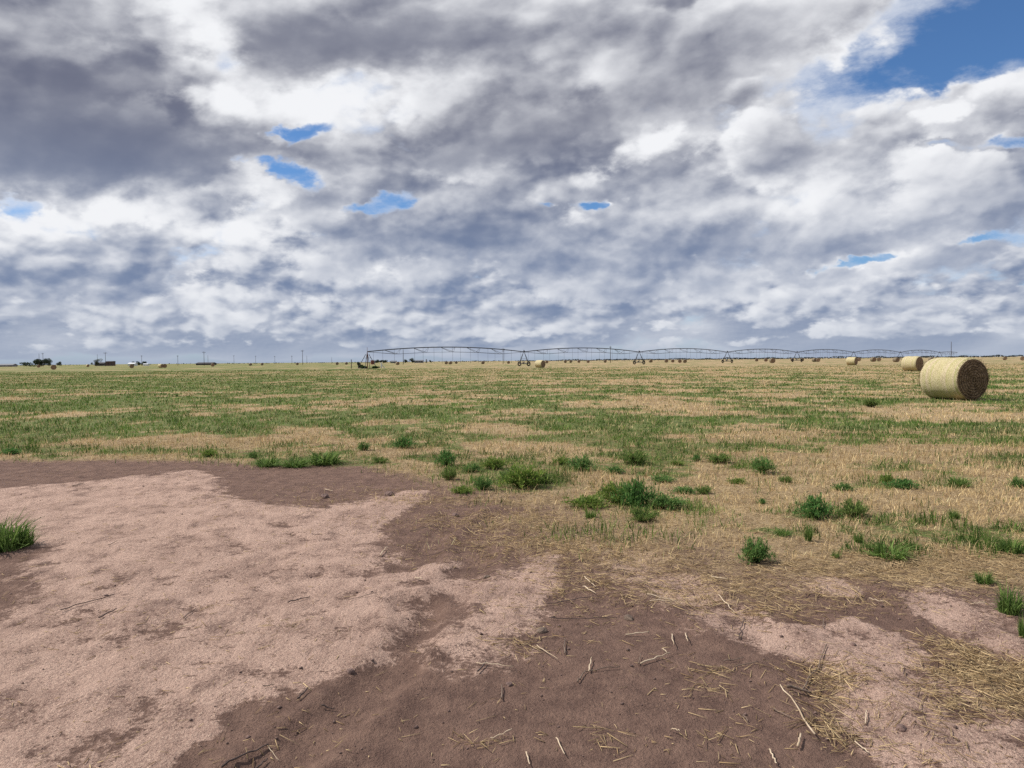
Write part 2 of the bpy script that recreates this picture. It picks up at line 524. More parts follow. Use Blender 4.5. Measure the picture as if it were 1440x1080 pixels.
# ------------------------------------------------------------------ ground
def grid_lines():
    ys = [-8000, -3000, -1000, -300, -100, -40, -15, -6, -3, -1, 0.5, 1.5]
    y = 2.0
    while y < 14.0: ys.append(y); y += .048
    while y < 9000: ys.append(y); y += max(.05, y * .0165)
    ys.append(12000)
    xs = [0.0]; x = 0.0
    while x < 9000:
        x += .048 if x < 8.0 else max(.06, x * .022)
        xs.append(x)
    xs = np.array(xs)
    return np.concatenate([-xs[:0:-1], xs]), np.array(ys, float)

gx, gy = grid_lines()
GX, GY = np.meshgrid(gx, gy)
fx_, fy2 = GX.ravel(), GY.ravel()
dry, straw, green, lit_ = fields(fx_, fy2)
gz = height(fx_, fy2)
nb_ = fy2 < 14
for pts, hw, dep in RUTS:
    q_ = path_dist(*[a + b * .35 for a, b in zip((fx_[nb_], fy2[nb_]), [w - o_ for w, o_ in zip(warp(fx_[nb_], fy2[nb_]), (fx_[nb_], fy2[nb_]))])], gpoly(pts)) / hw
    lug = 1 + .35 * (fbm(fx_[nb_] * 6, fy2[nb_] * 6, 95, 2) - .5)
    gz[nb_] += dep * lug * (-np.exp(-q_ ** 4) + .75 * np.exp(-((q_ - 1.35) / .32) ** 2))
gz = gz + (dry - .5) * .018 * (1 - sstep(np.hypot(fx_, fy2), 12, 16))
nx, ny = len(gx), len(gy)
ii = (np.arange(ny - 1)[:, None] * nx + np.arange(nx - 1)[None, :]).ravel()
quads = np.stack([ii, ii + 1, ii + nx + 1, ii + nx], 1)

m_ground, t, o = new_mat('field_ground')
geo = t.nodes.new('ShaderNodeNewGeometry')
P = E(geo.outputs['Position'])
a_dry = E(attr('dry').outputs['Fac']); a_straw = E(attr('straw').outputs['Fac'])
a_green = E(attr('green').outputs['Fac']); a_lit = E(attr('litter').outputs['Fac'])
f1 = noise(P, 7.0, 6, .62); f2 = noise(P, 42.0, 5, .65); f3 = noise(P, 190.0, 3, .6)
fm = noise(P, 1.6, 5, .6)
flat = vmul(P, (1.0, 1.0, 0.0))
chaff = noise(vmul(P, (1.3, 1.0, 1.0)), 75.0, 4, .7)
crk = voronoi(vadd(flat, vscale(noise(P, 14.0, 3, .6, color=True), 0.05)), 17.0, 'DISTANCE_TO_EDGE')
crack = 1.0 - smooth(crk, 0.004, 0.05)
d = clamp01(mad(f1 - 0.5, 2.3, mad(f2 - 0.5, 2.1, mad(fm - 0.5, 0.8, a_dry))))
d = smooth(d, 0.25, 0.75) * smooth(a_dry, 0.0, 0.22)
# scuffed crust: streaks along the wheel tracks, trampled dark patches, chaff and grit
tr_ = E.nt.nodes.new('ShaderNodeMapping'); E.put(tr_, 'Vector', P)
tr_.inputs['Rotation'].default_value = (0, 0, R(20)); tr_.inputs['Scale'].default_value = (1.5, 0.9, 1.0)
trk = E(tr_.outputs[0])
st1 = noise(trk, 3.2, 6, .68); st2 = noise(trk, 13.0, 5, .7)
pale = mixc(smooth(mad(fm, .4, st1 * .6), .36, .62), (0.283, 0.179, 0.140), (0.504, 0.341, 0.268))
pale = mixc(smooth(st1, .46, .30) * .85, pale, (0.163, 0.099, 0.081))
pale = mixc(smooth(st2, .42, .28) * .9, pale, (0.151, 0.093, 0.075))
pale = mixc(smooth(chaff, .52, .68) * 0.85, pale, (0.656, 0.479, 0.359))
pale = mixc(smooth(chaff, .45, .30) * 0.85, pale, (0.158, 0.098, 0.077))
pale = mixc(smooth(f3, .56, .68) * .65, pale, (0.760, 0.588, 0.450))
pale = mixc(smooth(f3, .44, .30) * .65, pale, (0.170, 0.109, 0.086))
pale = mixc(crack * smooth(fm, .52, .66) * .40, pale, (0.151, 0.095, 0.075))
damp = mixc(smooth(mad(f1, .5, st1 * .5), .34, .66), (0.117, 0.070, 0.055), (0.216, 0.134, 0.101))
damp = mixc(smooth(st2, .56, .74) * .6, damp, (0.275, 0.178, 0.130))
damp = mixc(smooth(f2, .42, .28) * .6, damp, (0.084, 0.052, 0.039))
damp = mixc(smooth(f3, .58, .72) * .6, damp, (0.426, 0.291, 0.202))
damp = mixc(smooth(f3, .40, .26) * .7, damp, (0.064, 0.040, 0.032))
soil = mixc(d, damp, pale)
# stubble: straw coloured mat with soil showing between
sn = noise(vmul(P, (1.0, 1.6, 1.0)), 34.0, 5, .7)
far_grain = noise(P, 2.3, 6, .7)
strawc = mixc(smooth(mad(sn, .5, far_grain * .5), .38, .62), (0.185, 0.125, 0.070), (0.500, 0.370, 0.200))
wide = noise(P, 0.11, 4, .6)
strawc = mixc(smooth(wide, .40, .66) * .5, strawc, (0.42, 0.315, 0.175))
cover = smooth(mad(f1 - .5, 1.0, mad(f2 - .5, 1.2, mad(a_straw, 1.0, a_lit * .6))), .22, .75)
col = mixc(cover * mad(a_straw, 0.28, 0.56), soil, strawc)
gn = noise(P, 3.7, 6, .68)
gcol = mixc(smooth(mad(gn, .6, f1 * .4), .40, .62), (0.042, 0.075, 0.016), (0.135, 0.185, 0.046))
gm = smooth(mad(gn - .5, 1.5, mad(f1 - .5, .8, a_green)), .30, .75)
col = mixc(gm * .85, col, gcol)
bh = mad(f2, .8, mad(f1, 1.0, f3 * .35)) - crack * smooth(fm, .52, .66) * .15 + chaff * .35 + st2 * .8
principled(t, o, col, 0.93, bh, 1.0, 0.030, spec=.12)

ground = link('ground', mesh_arrays('ground', np.stack([fx_, fy2, gz], 1), quads,
              attrs={'dry': dry, 'straw': straw, 'green': green, 'litter': lit_}, mat=m_ground, smooth_=True))
tag(ground, 'flat farm field with bare pinkish soil in front and straw stubble beyond', 'field', kind='structure')

def soil_z(x, y):
    """height of the finished ground sheet"""
    x = np.asarray(x, float); y = np.asarray(y, float)
    i = np.clip(np.searchsorted(gx, x) - 1, 0, nx - 2); j = np.clip(np.searchsorted(gy, y) - 1, 0, ny - 2)
    tx = (x - gx[i]) / (gx[i + 1] - gx[i]); ty = (y - gy[j]) / (gy[j + 1] - gy[j])
    g = gz.reshape(ny, nx)
    return (g[j, i] * (1 - tx) + g[j, i + 1] * tx) * (1 - ty) + (g[j + 1, i] * (1 - tx) + g[j + 1, i + 1] * tx) * ty

def sz(x, y): return float(soil_z([x], [y])[0])

# ------------------------------------------------------------------ blades
def leaf_mat(name, transl=0.3, rough=0.75):
    m, t, o = new_mat(name)
    a = attr('tint')
    b = t.nodes.new('ShaderNodeBsdfPrincipled')
    t.links.new(a.outputs['Vector'], b.inputs['Base Color'])
    b.inputs['Roughness'].default_value = rough; b.inputs['Specular IOR Level'].default_value = .2
    tr = t.nodes.new('ShaderNodeBsdfTranslucent'); t.links.new(a.outputs['Vector'], tr.inputs[0])
    mx = t.nodes.new('ShaderNodeMixShader'); mx.inputs[0].default_value = transl
    t.links.new(b.outputs[0], mx.inputs[1]); t.links.new(tr.outputs[0], mx.inputs[2])
    t.links.new(mx.outputs[0], o.inputs[0])
    return m

M_STRAW = leaf_mat('dry_straw', .2)
M_GREEN = leaf_mat('green_leaf', .35)

def blades(name, base, length, width, azim, lean, tint, mat, bend=0.5, facing=None):
    """base (N,3); each blade a bent tapering strip of two faces"""
    n = len(base)
    dirx, diry = np.cos(azim), np.sin(azim)
    fa = rng.uniform(0, np.pi * 2, n) if facing is None else facing
    wx, wy = np.cos(fa) * width * .5, np.sin(fa) * width * .5
    l1 = lean; l2 = np.clip(lean * (1 + bend) + bend * .4, 0, 1.75)
    def seg(l, k): return np.stack([dirx * np.sin(l), diry * np.sin(l), np.cos(l)], 1) * (length * k)[:, None]
    mid = base + seg(l1, .55); tip = mid + seg(l2, .45)
    off = np.stack([wx, wy, np.zeros(n)], 1)
    v = np.stack([base - off, base + off, mid + off * .8, mid - off * .8, tip], 1).reshape(-1, 3)
    k = np.arange(n) * 5
    q = np.stack([k, k + 1, k + 2, k + 3], 1); tr = np.stack([k + 3, k + 2, k + 4], 1)
    return mesh_arrays(name, v, q, tr, {'tint': np.repeat(tint, 5, 0)}, mat)

def stalks(name, a, b, rad, tint, mat):
    """straight thin three sided stems from a to b"""
    n = len(a)
    ax = b - a; ln = np.linalg.norm(ax, axis=1, keepdims=True) + 1e-9; ax = ax / ln
    ref = np.where(np.abs(ax[:, 2:3]) > .9, [[1., 0, 0]], [[0, 0, 1.]])
    s1 = np.cross(ax, ref); s1 /= np.linalg.norm(s1, axis=1, keepdims=True)
    s2 = np.cross(ax, s1)
    vs = []
    for e, p, r in ((0, a, 1.0), (1, b, .75)):
        for c in range(3):
            th = c * 2.0944
            vs.append(p + (s1 * math.cos(th) + s2 * math.sin(th)) * (rad * r)[:, None])
    v = np.stack(vs, 1).reshape(-1, 3)
    k = np.arange(n) * 6
    q = np.concatenate([np.stack([k + c, k + (c + 1) % 3, k + 3 + (c + 1) % 3, k + 3 + c], 1) for c in range(3)])
    tr = np.concatenate([np.stack([k + 3, k + 4, k + 5], 1), np.stack([k + 2, k + 1, k], 1)])
    return mesh_arrays(name, v, q, tr, {'tint': np.repeat(tint, 6, 0)}, mat)

def scatter(n, d0, d1, power=0.8, umax=.92):
    """points in front of the gate, denser close by; returns x, y, distance"""
    r = rng.uniform(0, 1, n)
    e = 1 - power
    dd = (d0 ** e + r * (d1 ** e - d0 ** e)) ** (1 / e)
    u = rng.uniform(-umax, umax, n)
    return u * dd, dd, dd

def tints(n, a, b, var=.25):
    k = rng.uniform(0, 1, (n, 1))
    c = np.array(a) * (1 - k) + np.array(b) * k
    return np.clip(c * rng.uniform(1 - var, 1 + var, (n, 1)), 0.005, .8)

STRAW_A, STRAW_B = (0.36, 0.240, 0.110), (0.76, 0.590, 0.315)
GREEN_A, GREEN_B = (0.044, 0.095, 0.016), (0.165, 0.250, 0.050)

# standing stubble
x, y, dd = scatter(520000, 6.0, 150, .85)
_, s_, g_, l_ = fields(x, y)
clump = fbm(x * 4.6, y * 4.6, 33, 3, .65)
keep = rng.uniform(0, 1, len(x)) < np.clip(s_ ** 1.6 * (1 - .70 * g_) * sstep(clump, .30, .60) + .25 * l_ * (s_ < .5), 0, 1)
x, y, dd, g_ = x[keep], y[keep], dd[keep], g_[keep]
n = len(x)
base = np.stack([x, y, soil_z(x, y) - .006], 1)
ln = rng.uniform(.045, .125, n) * (.75 + .5 * fbm(x * .8, y * .8, 44, 2)) * np.where(dd < 10, .85, 1.0)
wd = np.maximum(.0038, .00052 * dd) * rng.uniform(.7, 1.5, n)
stub = link('straw_stubble', blades('straw_stubble', base, ln, wd, rng.uniform(0, 6.28, n), np.abs(rng.normal(0, .75, n)).clip(0, 1.5),
            tints(n, STRAW_A, STRAW_B, .28) * (.70 + .6 * fbm(x * .45, y * .45, 302, 4))[:, None], M_STRAW, .25))
tag(stub, 'short cut straw stubble standing across the whole field', 'stubble', kind='stuff')

# green regrowth between the stubble
x, y, dd = scatter(620000, 6.0, 170, .85)
_, s_, g_, l_ = fields(x, y)
clump = .5 * fbm(x * 1.9, y * 1.9, 133, 4, .6) + .5 * fbm(x * 4.7, y * 4.0, 134, 3, .6)
keep = rng.uniform(0, 1, len(x)) < np.clip(g_ * sstep(clump, .40, .58) * 1.3, 0, 1)
x, y, dd, clump = x[keep], y[keep], dd[keep], clump[keep]
n = len(x)
base = np.stack([x, y, soil_z(x, y) - .006], 1)
ln = rng.uniform(.05, .14, n) * (.5 + 1.1 * sstep(clump, .4, .75))
wd = np.maximum(.006, .00062 * dd) * rng.uniform(.7, 1.5, n)
cover_ = link('weed_cover', blades('weed_cover', base, ln, wd, rng.uniform(0, 6.28, n), np.abs(rng.normal(.35, .4, n)).clip(0, 1.4),
              tints(n, GREEN_A, GREEN_B, .45) * (.25 + 1.3 * fbm(x * .6, y * .6, 301, 4, .6))[:, None], M_GREEN, .5))
tag(cover_, 'low green regrowth spreading in bands through the stubble', 'weeds', kind='stuff')

# loose straw lying on the soil
x, y, dd = scatter(210000, 2.6, 17, .3, .95)
_, s_, g_, l_ = fields(x, y)
keep = rng.uniform(0, 1, len(x)) < np.clip(l_ * 1.0 + s_ * .75 + .016 + .05 * sstep(fbm(x * 1.1, y * 1.1, 57, 3), .55, .75), 0, 1)
x, y, dd, l_ = x[keep], y[keep], dd[keep], l_[keep]
n = len(x)
th = rng.uniform(0, 6.28, n); L = rng.uniform(.02, .13, n) * np.where(l_ > .3, 1.1, np.where(rng.uniform(0, 1, n) < .6, .4, .8))
z = soil_z(x, y)
a = np.stack([x, y, z + .004 + rng.uniform(0, .03, n) * l_], 1)
b = np.stack([x + np.cos(th) * L, y + np.sin(th) * L, 0 * x], 1)
b[:, 2] = soil_z(b[:, 0], b[:, 1]) + .004 + np.abs(rng.normal(0, .015, n)) * (.3 + l_)
rad = rng.uniform(.0009, .0024, n)
lit_o = link('straw_litter', stalks('straw_litter', a, b, rad, tints(n, (0.26, 0.165, 0.08), (0.64, 0.485, 0.27), .3), M_STRAW))
tag(lit_o, 'loose broken straw drifted over the bare soil', 'straw', kind='stuff')

# crumbs of soil
M_CLOD = plain('soil_clod', (0.135, 0.088, 0.074), .95, var=.4, scale=40)
x, y, dd = scatter(14000, 2.4, 13, .2, .95)
dr, s_, g_, l_ = fields(x, y)
keep = rng.uniform(0, 1, len(x)) < np.clip(.75 - dr * .55, 0, 1)
x, y = x[keep], y[keep]
n = len(x)
oct_v = np.array([(1, 0, 0), (-.9, .2, 0), (.1, 1, 0), (0, -1, .1), (0, .1, .8), (0, 0, -.6)])
oct_f = np.array([(0, 2, 4), (2, 1, 4), (1, 3, 4), (3, 0, 4), (2, 0, 5), (1, 2, 5), (3, 1, 5), (0, 3, 5)])
sc = (rng.pareto(3.2, n) * .003 + .0022).clip(.002, .014)
th = rng.uniform(0, 6.28, n)
vv = oct_v[None] * (sc[:, None, None] * rng.uniform(.6, 1.4, (n, 6, 3)))
cs, sn_ = np.cos(th)[:, None], np.sin(th)[:, None]
vr = np.stack([vv[..., 0] * cs - vv[..., 1] * sn_, vv[..., 0] * sn_ + vv[..., 1] * cs, vv[..., 2]], 2)
vr += np.stack([x, y, soil_z(x, y) + sc * .25], 1)[:, None, :]
clod = link('soil_crumbs', mesh_arrays('soil_crumbs', vr.reshape(-1, 3), None, (oct_f[None] + (np.arange(n) * 6)[:, None, None]).reshape(-1, 3), mat=M_CLOD))
tag(clod, 'small crumbs and clods scattered over the bare soil', 'soil crumbs', kind='stuff')

# ------------------------------------------------------------------ small solid helpers
class MB:
    """collects tubes, boxes and prisms into one mesh"""
    def __init__(s): s.v = []; s.f = []
    def tube(s, pts, r, n=6, r2=None):
        pts = [Vector(p) for p in pts]; k0 = len(s.v)
        for i, p in enumerate(pts):
            d = (pts[min(i + 1, len(pts) - 1)] - pts[max(i - 1, 0)]).normalized()
            a = d.cross(Vector((0, 0, 1)) if abs(d.z) < .9 else Vector((1, 0, 0))).normalized(); b = d.cross(a)
            rr = r if r2 is None else r + (r2 - r) * i / (len(pts) - 1)
            for c in range(n):
                th = c * 2 * math.pi / n
                s.v.append(p + a * (rr * math.cos(th)) + b * (rr * math.sin(th)))
        for i in range(len(pts) - 1):
            for c in range(n):
                s.f.append((k0 + i * n + c, k0 + i * n + (c + 1) % n, k0 + (i + 1) * n + (c + 1) % n, k0 + (i + 1) * n + c))
        s.f.append(tuple(k0 + c for c in range(n))[::-1]); s.f.append(tuple(k0 + (len(pts) - 1) * n + c for c in range(n)))
        return s
    def box(s, c, sx, sy, sz):
        k = len(s.v); cx, cy, cz = c
        for dz_ in (-1, 1):
            for a, b in ((-1, -1), (1, -1), (1, 1), (-1, 1)):
                s.v.append(Vector((cx + a * sx / 2, cy + b * sy / 2, cz + dz_ * sz / 2)))
        for f in ((3, 2, 1, 0), (4, 5, 6, 7), (0, 1, 5, 4), (1, 2, 6, 5), (2, 3, 7, 6), (3, 0, 4, 7)):
            s.f.append(tuple(k + i for i in f))
        return s
    def build(s, name, mat, parent=None, smooth_=False):
        me = bpy.data.meshes.new(name); me.from_pydata([tuple(v) for v in s.v], [], s.f)
        if smooth_:
            for p in me.polygons: p.use_smooth = True
        me.materials.append(mat)
        return link(name, me, parent)

# ------------------------------------------------------------------ bales
def bale_mats():
    m, t, o = new_mat('net_wrapped_hay')
    P = objcoord()
    px_, py_, pz_ = sep(P)
    band = noise(comb(px_, 0.0, 0.0), 5.0, 3, .6)
    g1 = noise(P, 9.0, 5, .7)
    g2 = noise(vmul(P, (1.0, .5, .5)), 55.0, 4, .7)
    net = E.m('SINE', px_ * 330.0)
    c = mixc(smooth(mad(band, .8, g1 * .2), .38, .62), (0.42, 0.375, 0.165), (0.53, 0.425, 0.285))
    c = mixc(smooth(noise(comb(px_, 3.0, 0.0), 11.0, 2, .5), .54, .62) * .6, c, (0.36, 0.37, 0.12))
    c = mixc(smooth(g2, .50, .68) * .75, c, (0.68, 0.61, 0.42))
    c = mixc(smooth(g2, .48, .33) * .95, c, (0.17, 0.125, 0.055))
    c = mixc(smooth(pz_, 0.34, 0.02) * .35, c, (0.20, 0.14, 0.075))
    principled(t, o, c, .8, mad(g2, 1.0, mad(net, .08, g1 * .8)), .8, .03, spec=.25)
    m2, t, o = new_mat('bale_end_hay')
    P = objcoord()
    g2 = noise(P, 42.0, 5, .72); g1 = noise(P, 7.0, 4, .6)
    x_, y_, z_ = sep(P)
    rad = E.m('SQRT', mad(y_, y_, (z_ - 0.8) * (z_ - 0.8)))
    ring = E.m('SINE', mad(rad, 62.0, g1 * 7.0))
    c = mixc(smooth(g2, .32, .62), (0.130, 0.082, 0.052), (0.360, 0.250, 0.155))
    c = mixc(smooth(g2, .60, .74) * .8, c, (0.45, 0.33, 0.19))
    c = mixc(smooth(ring, .1, .8) * .7, c, (0.045, 0.026, 0.016))
    principled(t, o, c, .9, mad(g2, 1.0, ring * .25), 1.0, .04, spec=.15)
    return m, m2
M_NET, M_END = bale_mats()
M_OLD = plain('weathered_hay', (0.175, 0.140, 0.09), .85, var=.45, scale=6)

def bale_side(Rr, L, nseg, nlen, amp):
    vs, fs = [], []
    for i in range(nlen + 1):
        f = i / nlen; x = (f - .5) * L
        e = min(f, 1 - f) * L
        sh = 1 - .075 * max(0, 1 - e / .12) ** 2
        for c in range(nseg):
            th = c * 2 * math.pi / nseg
            r = Rr * sh * (1 + amp * (vnoise(np.array([x * 4 + 9]), np.array([math.sin(th) * 3 + math.cos(th) * 2 + 20]), 5)[0] - .5))
            z = Rr + r * math.sin(th)
            y = r * math.cos(th)
            if z < .10 * Rr: y *= 1.0; z = .045 * Rr + z * .55
            vs.append((x, y, z))
    for i in range(nlen):
        for c in range(nseg):
            fs.append((i * nseg + c, i * nseg + (c + 1) % nseg, (i + 1) * nseg + (c + 1) % nseg, (i + 1) * nseg + c))
    return vs, fs

def bale_end(Rr, L, side, ring, rings):
    """bulging end closed on the last ring of the side"""
    vs = list(ring); n = len(ring); fs = []
    for k in range(1, rings + 1):
        f = 1 - k / (rings + .35)
        for (x, y, z) in ring:
            j = (vnoise(np.array([y * 9 + k * .7]), np.array([z * 9 + 5.]), 8)[0] - .5) * .05
            vs.append((x + side * ((1 - f * f) * .05 + j), y * f, Rr + (z - Rr) * f))
    for k in range(rings):
        for c in range(n):
            q = (k * n + c, k * n + (c + 1) % n, (k + 1) * n + (c + 1) % n, (k + 1) * n + c)
            fs.append(q if side > 0 else q[::-1])
    last = tuple(rings * n + c for c in range(n))
    fs.append(last if side > 0 else last[::-1])
    return vs, fs

def pmesh(name, vs, fs, mat, smooth_=True):
    me = bpy.data.meshes.new(name); me.from_pydata(vs, [], fs)
    for p in me.polygons: p.use_smooth = smooth_
    me.materials.append(mat)
    return me

def big_bale(label, loc, rz, D_, L, nfuzz, nseg=72):
    Rr = D_ / 2
    t = thing('hay_bale', label, 'hay bale', loc, rz, 'round hay bales left on the field')
    vs, fs = bale_side(Rr, L, nseg, 18, .035)
    link('wrapped_side', pmesh('wrapped_side', vs, fs, M_NET), t)
    for side in (1, -1):
        ring = vs[-nseg:] if side > 0 else vs[:nseg]
        ev, ef = bale_end(Rr, L, side, ring, 9)
        e = link('end_face', pmesh('end_face', ev, ef, M_END), t)
        if nfuzz:
            rr = Rr * np.sqrt(rng.uniform(0, .98, nfuzz)); th = rng.uniform(0, 6.28, nfuzz)
            f = rr / Rr
            base = np.stack([np.full(nfuzz, side * L / 2) + side * (1 - f * f) * .05, rr * np.cos(th), Rr + rr * np.sin(th)], 1)
            base[:, 2] = np.maximum(base[:, 2], .05)
            dirv = rng.normal(0, 1, (nfuzz, 3)); dirv[:, 0] = side * np.abs(dirv[:, 0]) * .55 + side * .08
            dirv /= np.linalg.norm(dirv, axis=1, keepdims=True)
            me = stalks('frayed_straw', base - dirv * .01, base + dirv * rng.uniform(.03, .11, (nfuzz, 1)), rng.uniform(.0015, .0035, nfuzz),
                        tints(nfuzz, (0.09, 0.055, 0.035), (0.30, 0.20, 0.12), .3), M_STRAW)
            tag(link('frayed_straw', me, e), kind='stuff')
    if nfuzz:   # loose ends poking through the net
        n2 = nfuzz // 2
        th = rng.uniform(-.3, 3.5, n2); xx = rng.uniform(-.5, .5, n2) * L
        nrm = np.stack([0 * th, np.cos(th), np.sin(th)], 1)
        base = np.stack([xx, Rr * .985 * np.cos(th), Rr + Rr * .985 * np.sin(th)], 1)
        dirv = rng.normal(0, 1, (n2, 3)) + nrm * .35; dirv /= np.linalg.norm(dirv, axis=1, keepdims=True)
        me = stalks('loose_straw', base - dirv * .01, base + dirv * rng.uniform(.02, .06, (n2, 1)), rng.uniform(.001, .0025, n2),
                    tints(n2, (0.35, 0.28, 0.12), (0.62, 0.52, 0.30), .3), M_STRAW)
        tag(link('loose_straw', me, t), kind='stuff')
    return t

ALPHA = R(-73)          # bale axes: ends turned towards the gate and slightly right
x, y = ground_pt(1340, 562.5)
y += .40; x += .25
big_bale('large net wrapped round hay bale nearest the camera with dark frayed end facing right', (x, y, sz(x, y) - .03), ALPHA, 1.62, 1.70, 2200)
x, y = at_dist(1283, 89)
big_bale('second nearest round bale, pale side lit, half tucked behind the largest bale', (x, y, sz(x, y) - .03), R(-58), 1.76, 1.75, 500, 48)
x, y = at_dist(1198, 165)
big_bale('pale round bale standing alone left of the two biggest bales', (x, y, sz(x, y) - .03), R(-48), 1.78, 1.85, 0, 32)
x, y = at_dist(759.5, 170)
big_bale('pale round bale with brown right end beside the first irrigator wheel tower', (x, y, sz(x, y) - .03), R(-42), 1.72, 1.85, 0, 32)

sv, sf = bale_side(.8, 1.6, 20, 4, .03)
fv, ff = list(sv), list(sf); mats_i = [0] * len(sf)
for side in (1, -1):
    off = 80 if side > 0 else 0
    f = tuple(off + c for c in range(20)); ff.append(f if side > 0 else f[::-1]); mats_i.append(1)
small_me = bpy.data.meshes.new('hay_bale'); small_me.from_pydata(fv, [], ff)
small_me.materials.append(M_OLD); small_me.materials.append(M_END)
small_me.polygons.foreach_set('material_index', mats_i)
for p in small_me.polygons: p.use_smooth = len(p.vertices) == 4

pale_me = small_me.copy(); pale_me.materials[0] = M_NET
FAR_BALES = [   # px, height px, turn, label
    (75, 7.2, -80, 'dark round bale below the trees, largest bale of the left side'),
    (54, 4.2, -75, 'small brown bale directly under the tall tree at far left'),
    (123, 3.8, -40, 'small pale bale just left of the round bush and dark shed'),
    (185, 5.8, -78, 'dark round bale in front of the white shed at left'),
    (226, 5.8, -25, 'pale sunlit bale touching a dark bale at far left'),
    (231.5, 5.8, -85, 'dark bale end standing right of a pale bale at far left'),
    (299, 4.8, -80, 'dark bale at the right end of the long low barn'),
    (352, 3.8, -60, 'tiny bale on the left horizon, first one right of the long low barn'),
    (368.5, 3.7, -75, 'tiny dark bale on the left horizon, second one right of the long low barn'),
    (418, 3.7, -75, 'tiny dark bale just left of the tallest pole of the left row'),
    (474, 4.2, -78, 'tiny dark bale right of the pole row, left one of two before the fence post'),
    (487, 3.8, -70, 'tiny dark bale just left of the lone fence post'),
    (559, 4.6, -60, 'brown bale in front of the farmstead under the first irrigator span'),
    (627.5, 4.4, -75, 'left brown bale of a touching pair under the first irrigator span'),
    (633, 4.4, -60, 'right brown bale of a touching pair under the first irrigator span'),
    (641.5, 3.9, -75, 'tiny dark bale just right of a touching pair under the first span'),
    (679, 4.7, -70, 'brown bale alone under the right half of the first irrigator span'),
    (715, 4.2, -75, 'dark bale near the tall pole before the first wheel tower'),
    (769, 4.4, -75, 'dark low bale close behind the pale bale beside the first wheel tower'),
    (795, 3.9, -75, 'tiny dark bale under the second span, left of a close pair'),
    (802.5, 3.9, -75, 'tiny dark bale under the second span, right of a close pair'),
    (814, 4.1, -75, 'tiny dark bale under the second span, midway, after the close pair'),
    (827, 4.2, -75, 'tiny dark bale under the second span, between midspan and tall pole'),
    (851, 4.1, -75, 'tiny dark bale at the foot of the pole under the second span'),
    (915, 4.6, -60, 'dark wide bale first right of the second wheel tower'),
    (937, 5.0, -70, 'brown bale under the third span, left of three near neighbours'),
    (946, 4.7, -75, 'brown bale under the third span, middle of three near neighbours'),
    (956, 5.2, -80, 'dark bale under the third span, left of a touching pair'),
    (963, 5.2, -70, 'dark bale under the third span, right of a touching pair'),
    (1064, 4.4, -75, 'small brown bale under the fourth span, left of two'),
    (1077, 4.8, -75, 'small brown bale under the fourth span, close left of a larger brown one'),
    (1086, 7.0, -66, 'brown bale under the fourth span, largest on that part of the horizon'),
    (1114, 4.6, -75, 'dark bale at the fourth wheel tower, left of two spaced dark bales'),
    (1128, 4.8, -75, 'dark bale just right of the fourth wheel tower'),
    (1145.5, 5.6, -50, 'left wide dark bale of a touching pair under the fifth span'),
    (1150.5, 5.4, -80, 'right dark bale of a touching pair under the fifth span'),
    (1208, 5.2, -80, 'dark bale just right of the pale lone bale'),
    (1228, 6.4, -55, 'brown bale under the sixth span, left of a close pair'),
    (1236, 5.6, -80, 'dark bale under the sixth span, right of a close pair'),
    (1260, 6.6, -40, 'wide dark bale just left of the second nearest bale'),
    (1310, 6.4, -60, 'dark bale on the horizon above the largest bale, left of the tall pole'),
    (1413, 5.2, -70, 'dark bale on the right horizon beyond the end of the irrigator'),
    (1438, 6.0, -80, 'dark bale cut by the right edge of the photo'),
]
for (px, hp, rz, lab) in FAR_BALES:
    D_ = random.uniform(1.6, 1.78)
    dist = D_ * F / hp
    x, y = at_dist(px, dist)
    o = link('hay_bale', pale_me if 'pale' in lab.split(' bale')[0] else small_me)
    if 'pale' not in lab.split(' bale')[0]: rz = math.degrees(math.atan2(-y, -x)) + rz + 84
    o.location = (x, y, -.02); o.rotation_euler = (0, 0, R(rz)); o.scale = (D_ / 1.6 * random.uniform(.95, 1.1),) + (D_ / 1.6,) * 2
    tag(o, lab, 'hay bale', 'round hay bales left on the field')

# ------------------------------------------------------------------ centre pivot irrigator
M_GALV = plain('galvanised_pipe', (0.085, 0.095, 0.12), .55, .3, .3, 1.5)
M_DARK = plain('dark_steel', (0.045, 0.045, 0.05), .6, .2)
M_RUST = plain('rusty_red_steel', (0.16, 0.055, 0.04), .75)
M_RUBBER = plain('black_tyre', (0.022, 0.021, 0.02), .85)
M_HOSE = plain('grey_hose', (0.075, 0.078, 0.09), .6)
M_WHITE = plain('white_plastic', (0.62, 0.62, 0.60), .5, var=.1)

Y0 = 185.0
P0 = Vector((-.1915 * Y0, Y0, 0)); STEP = Vector((.2105 * Y0, .18 * Y0, 0))
UX = STEP.normalized(); UY = Vector((-UX.y, UX.x, 0)); SPAN = STEP.length
irr = thing('irrigator', 'long centre pivot irrigator with arched pipe spans stretching across the field', 'irrigator', tuple(P0), math.atan2(UX.y, UX.x))
HT = 4.15
def arch(f, rise=1.25): return HT + rise * 4 * f * (1 - f)

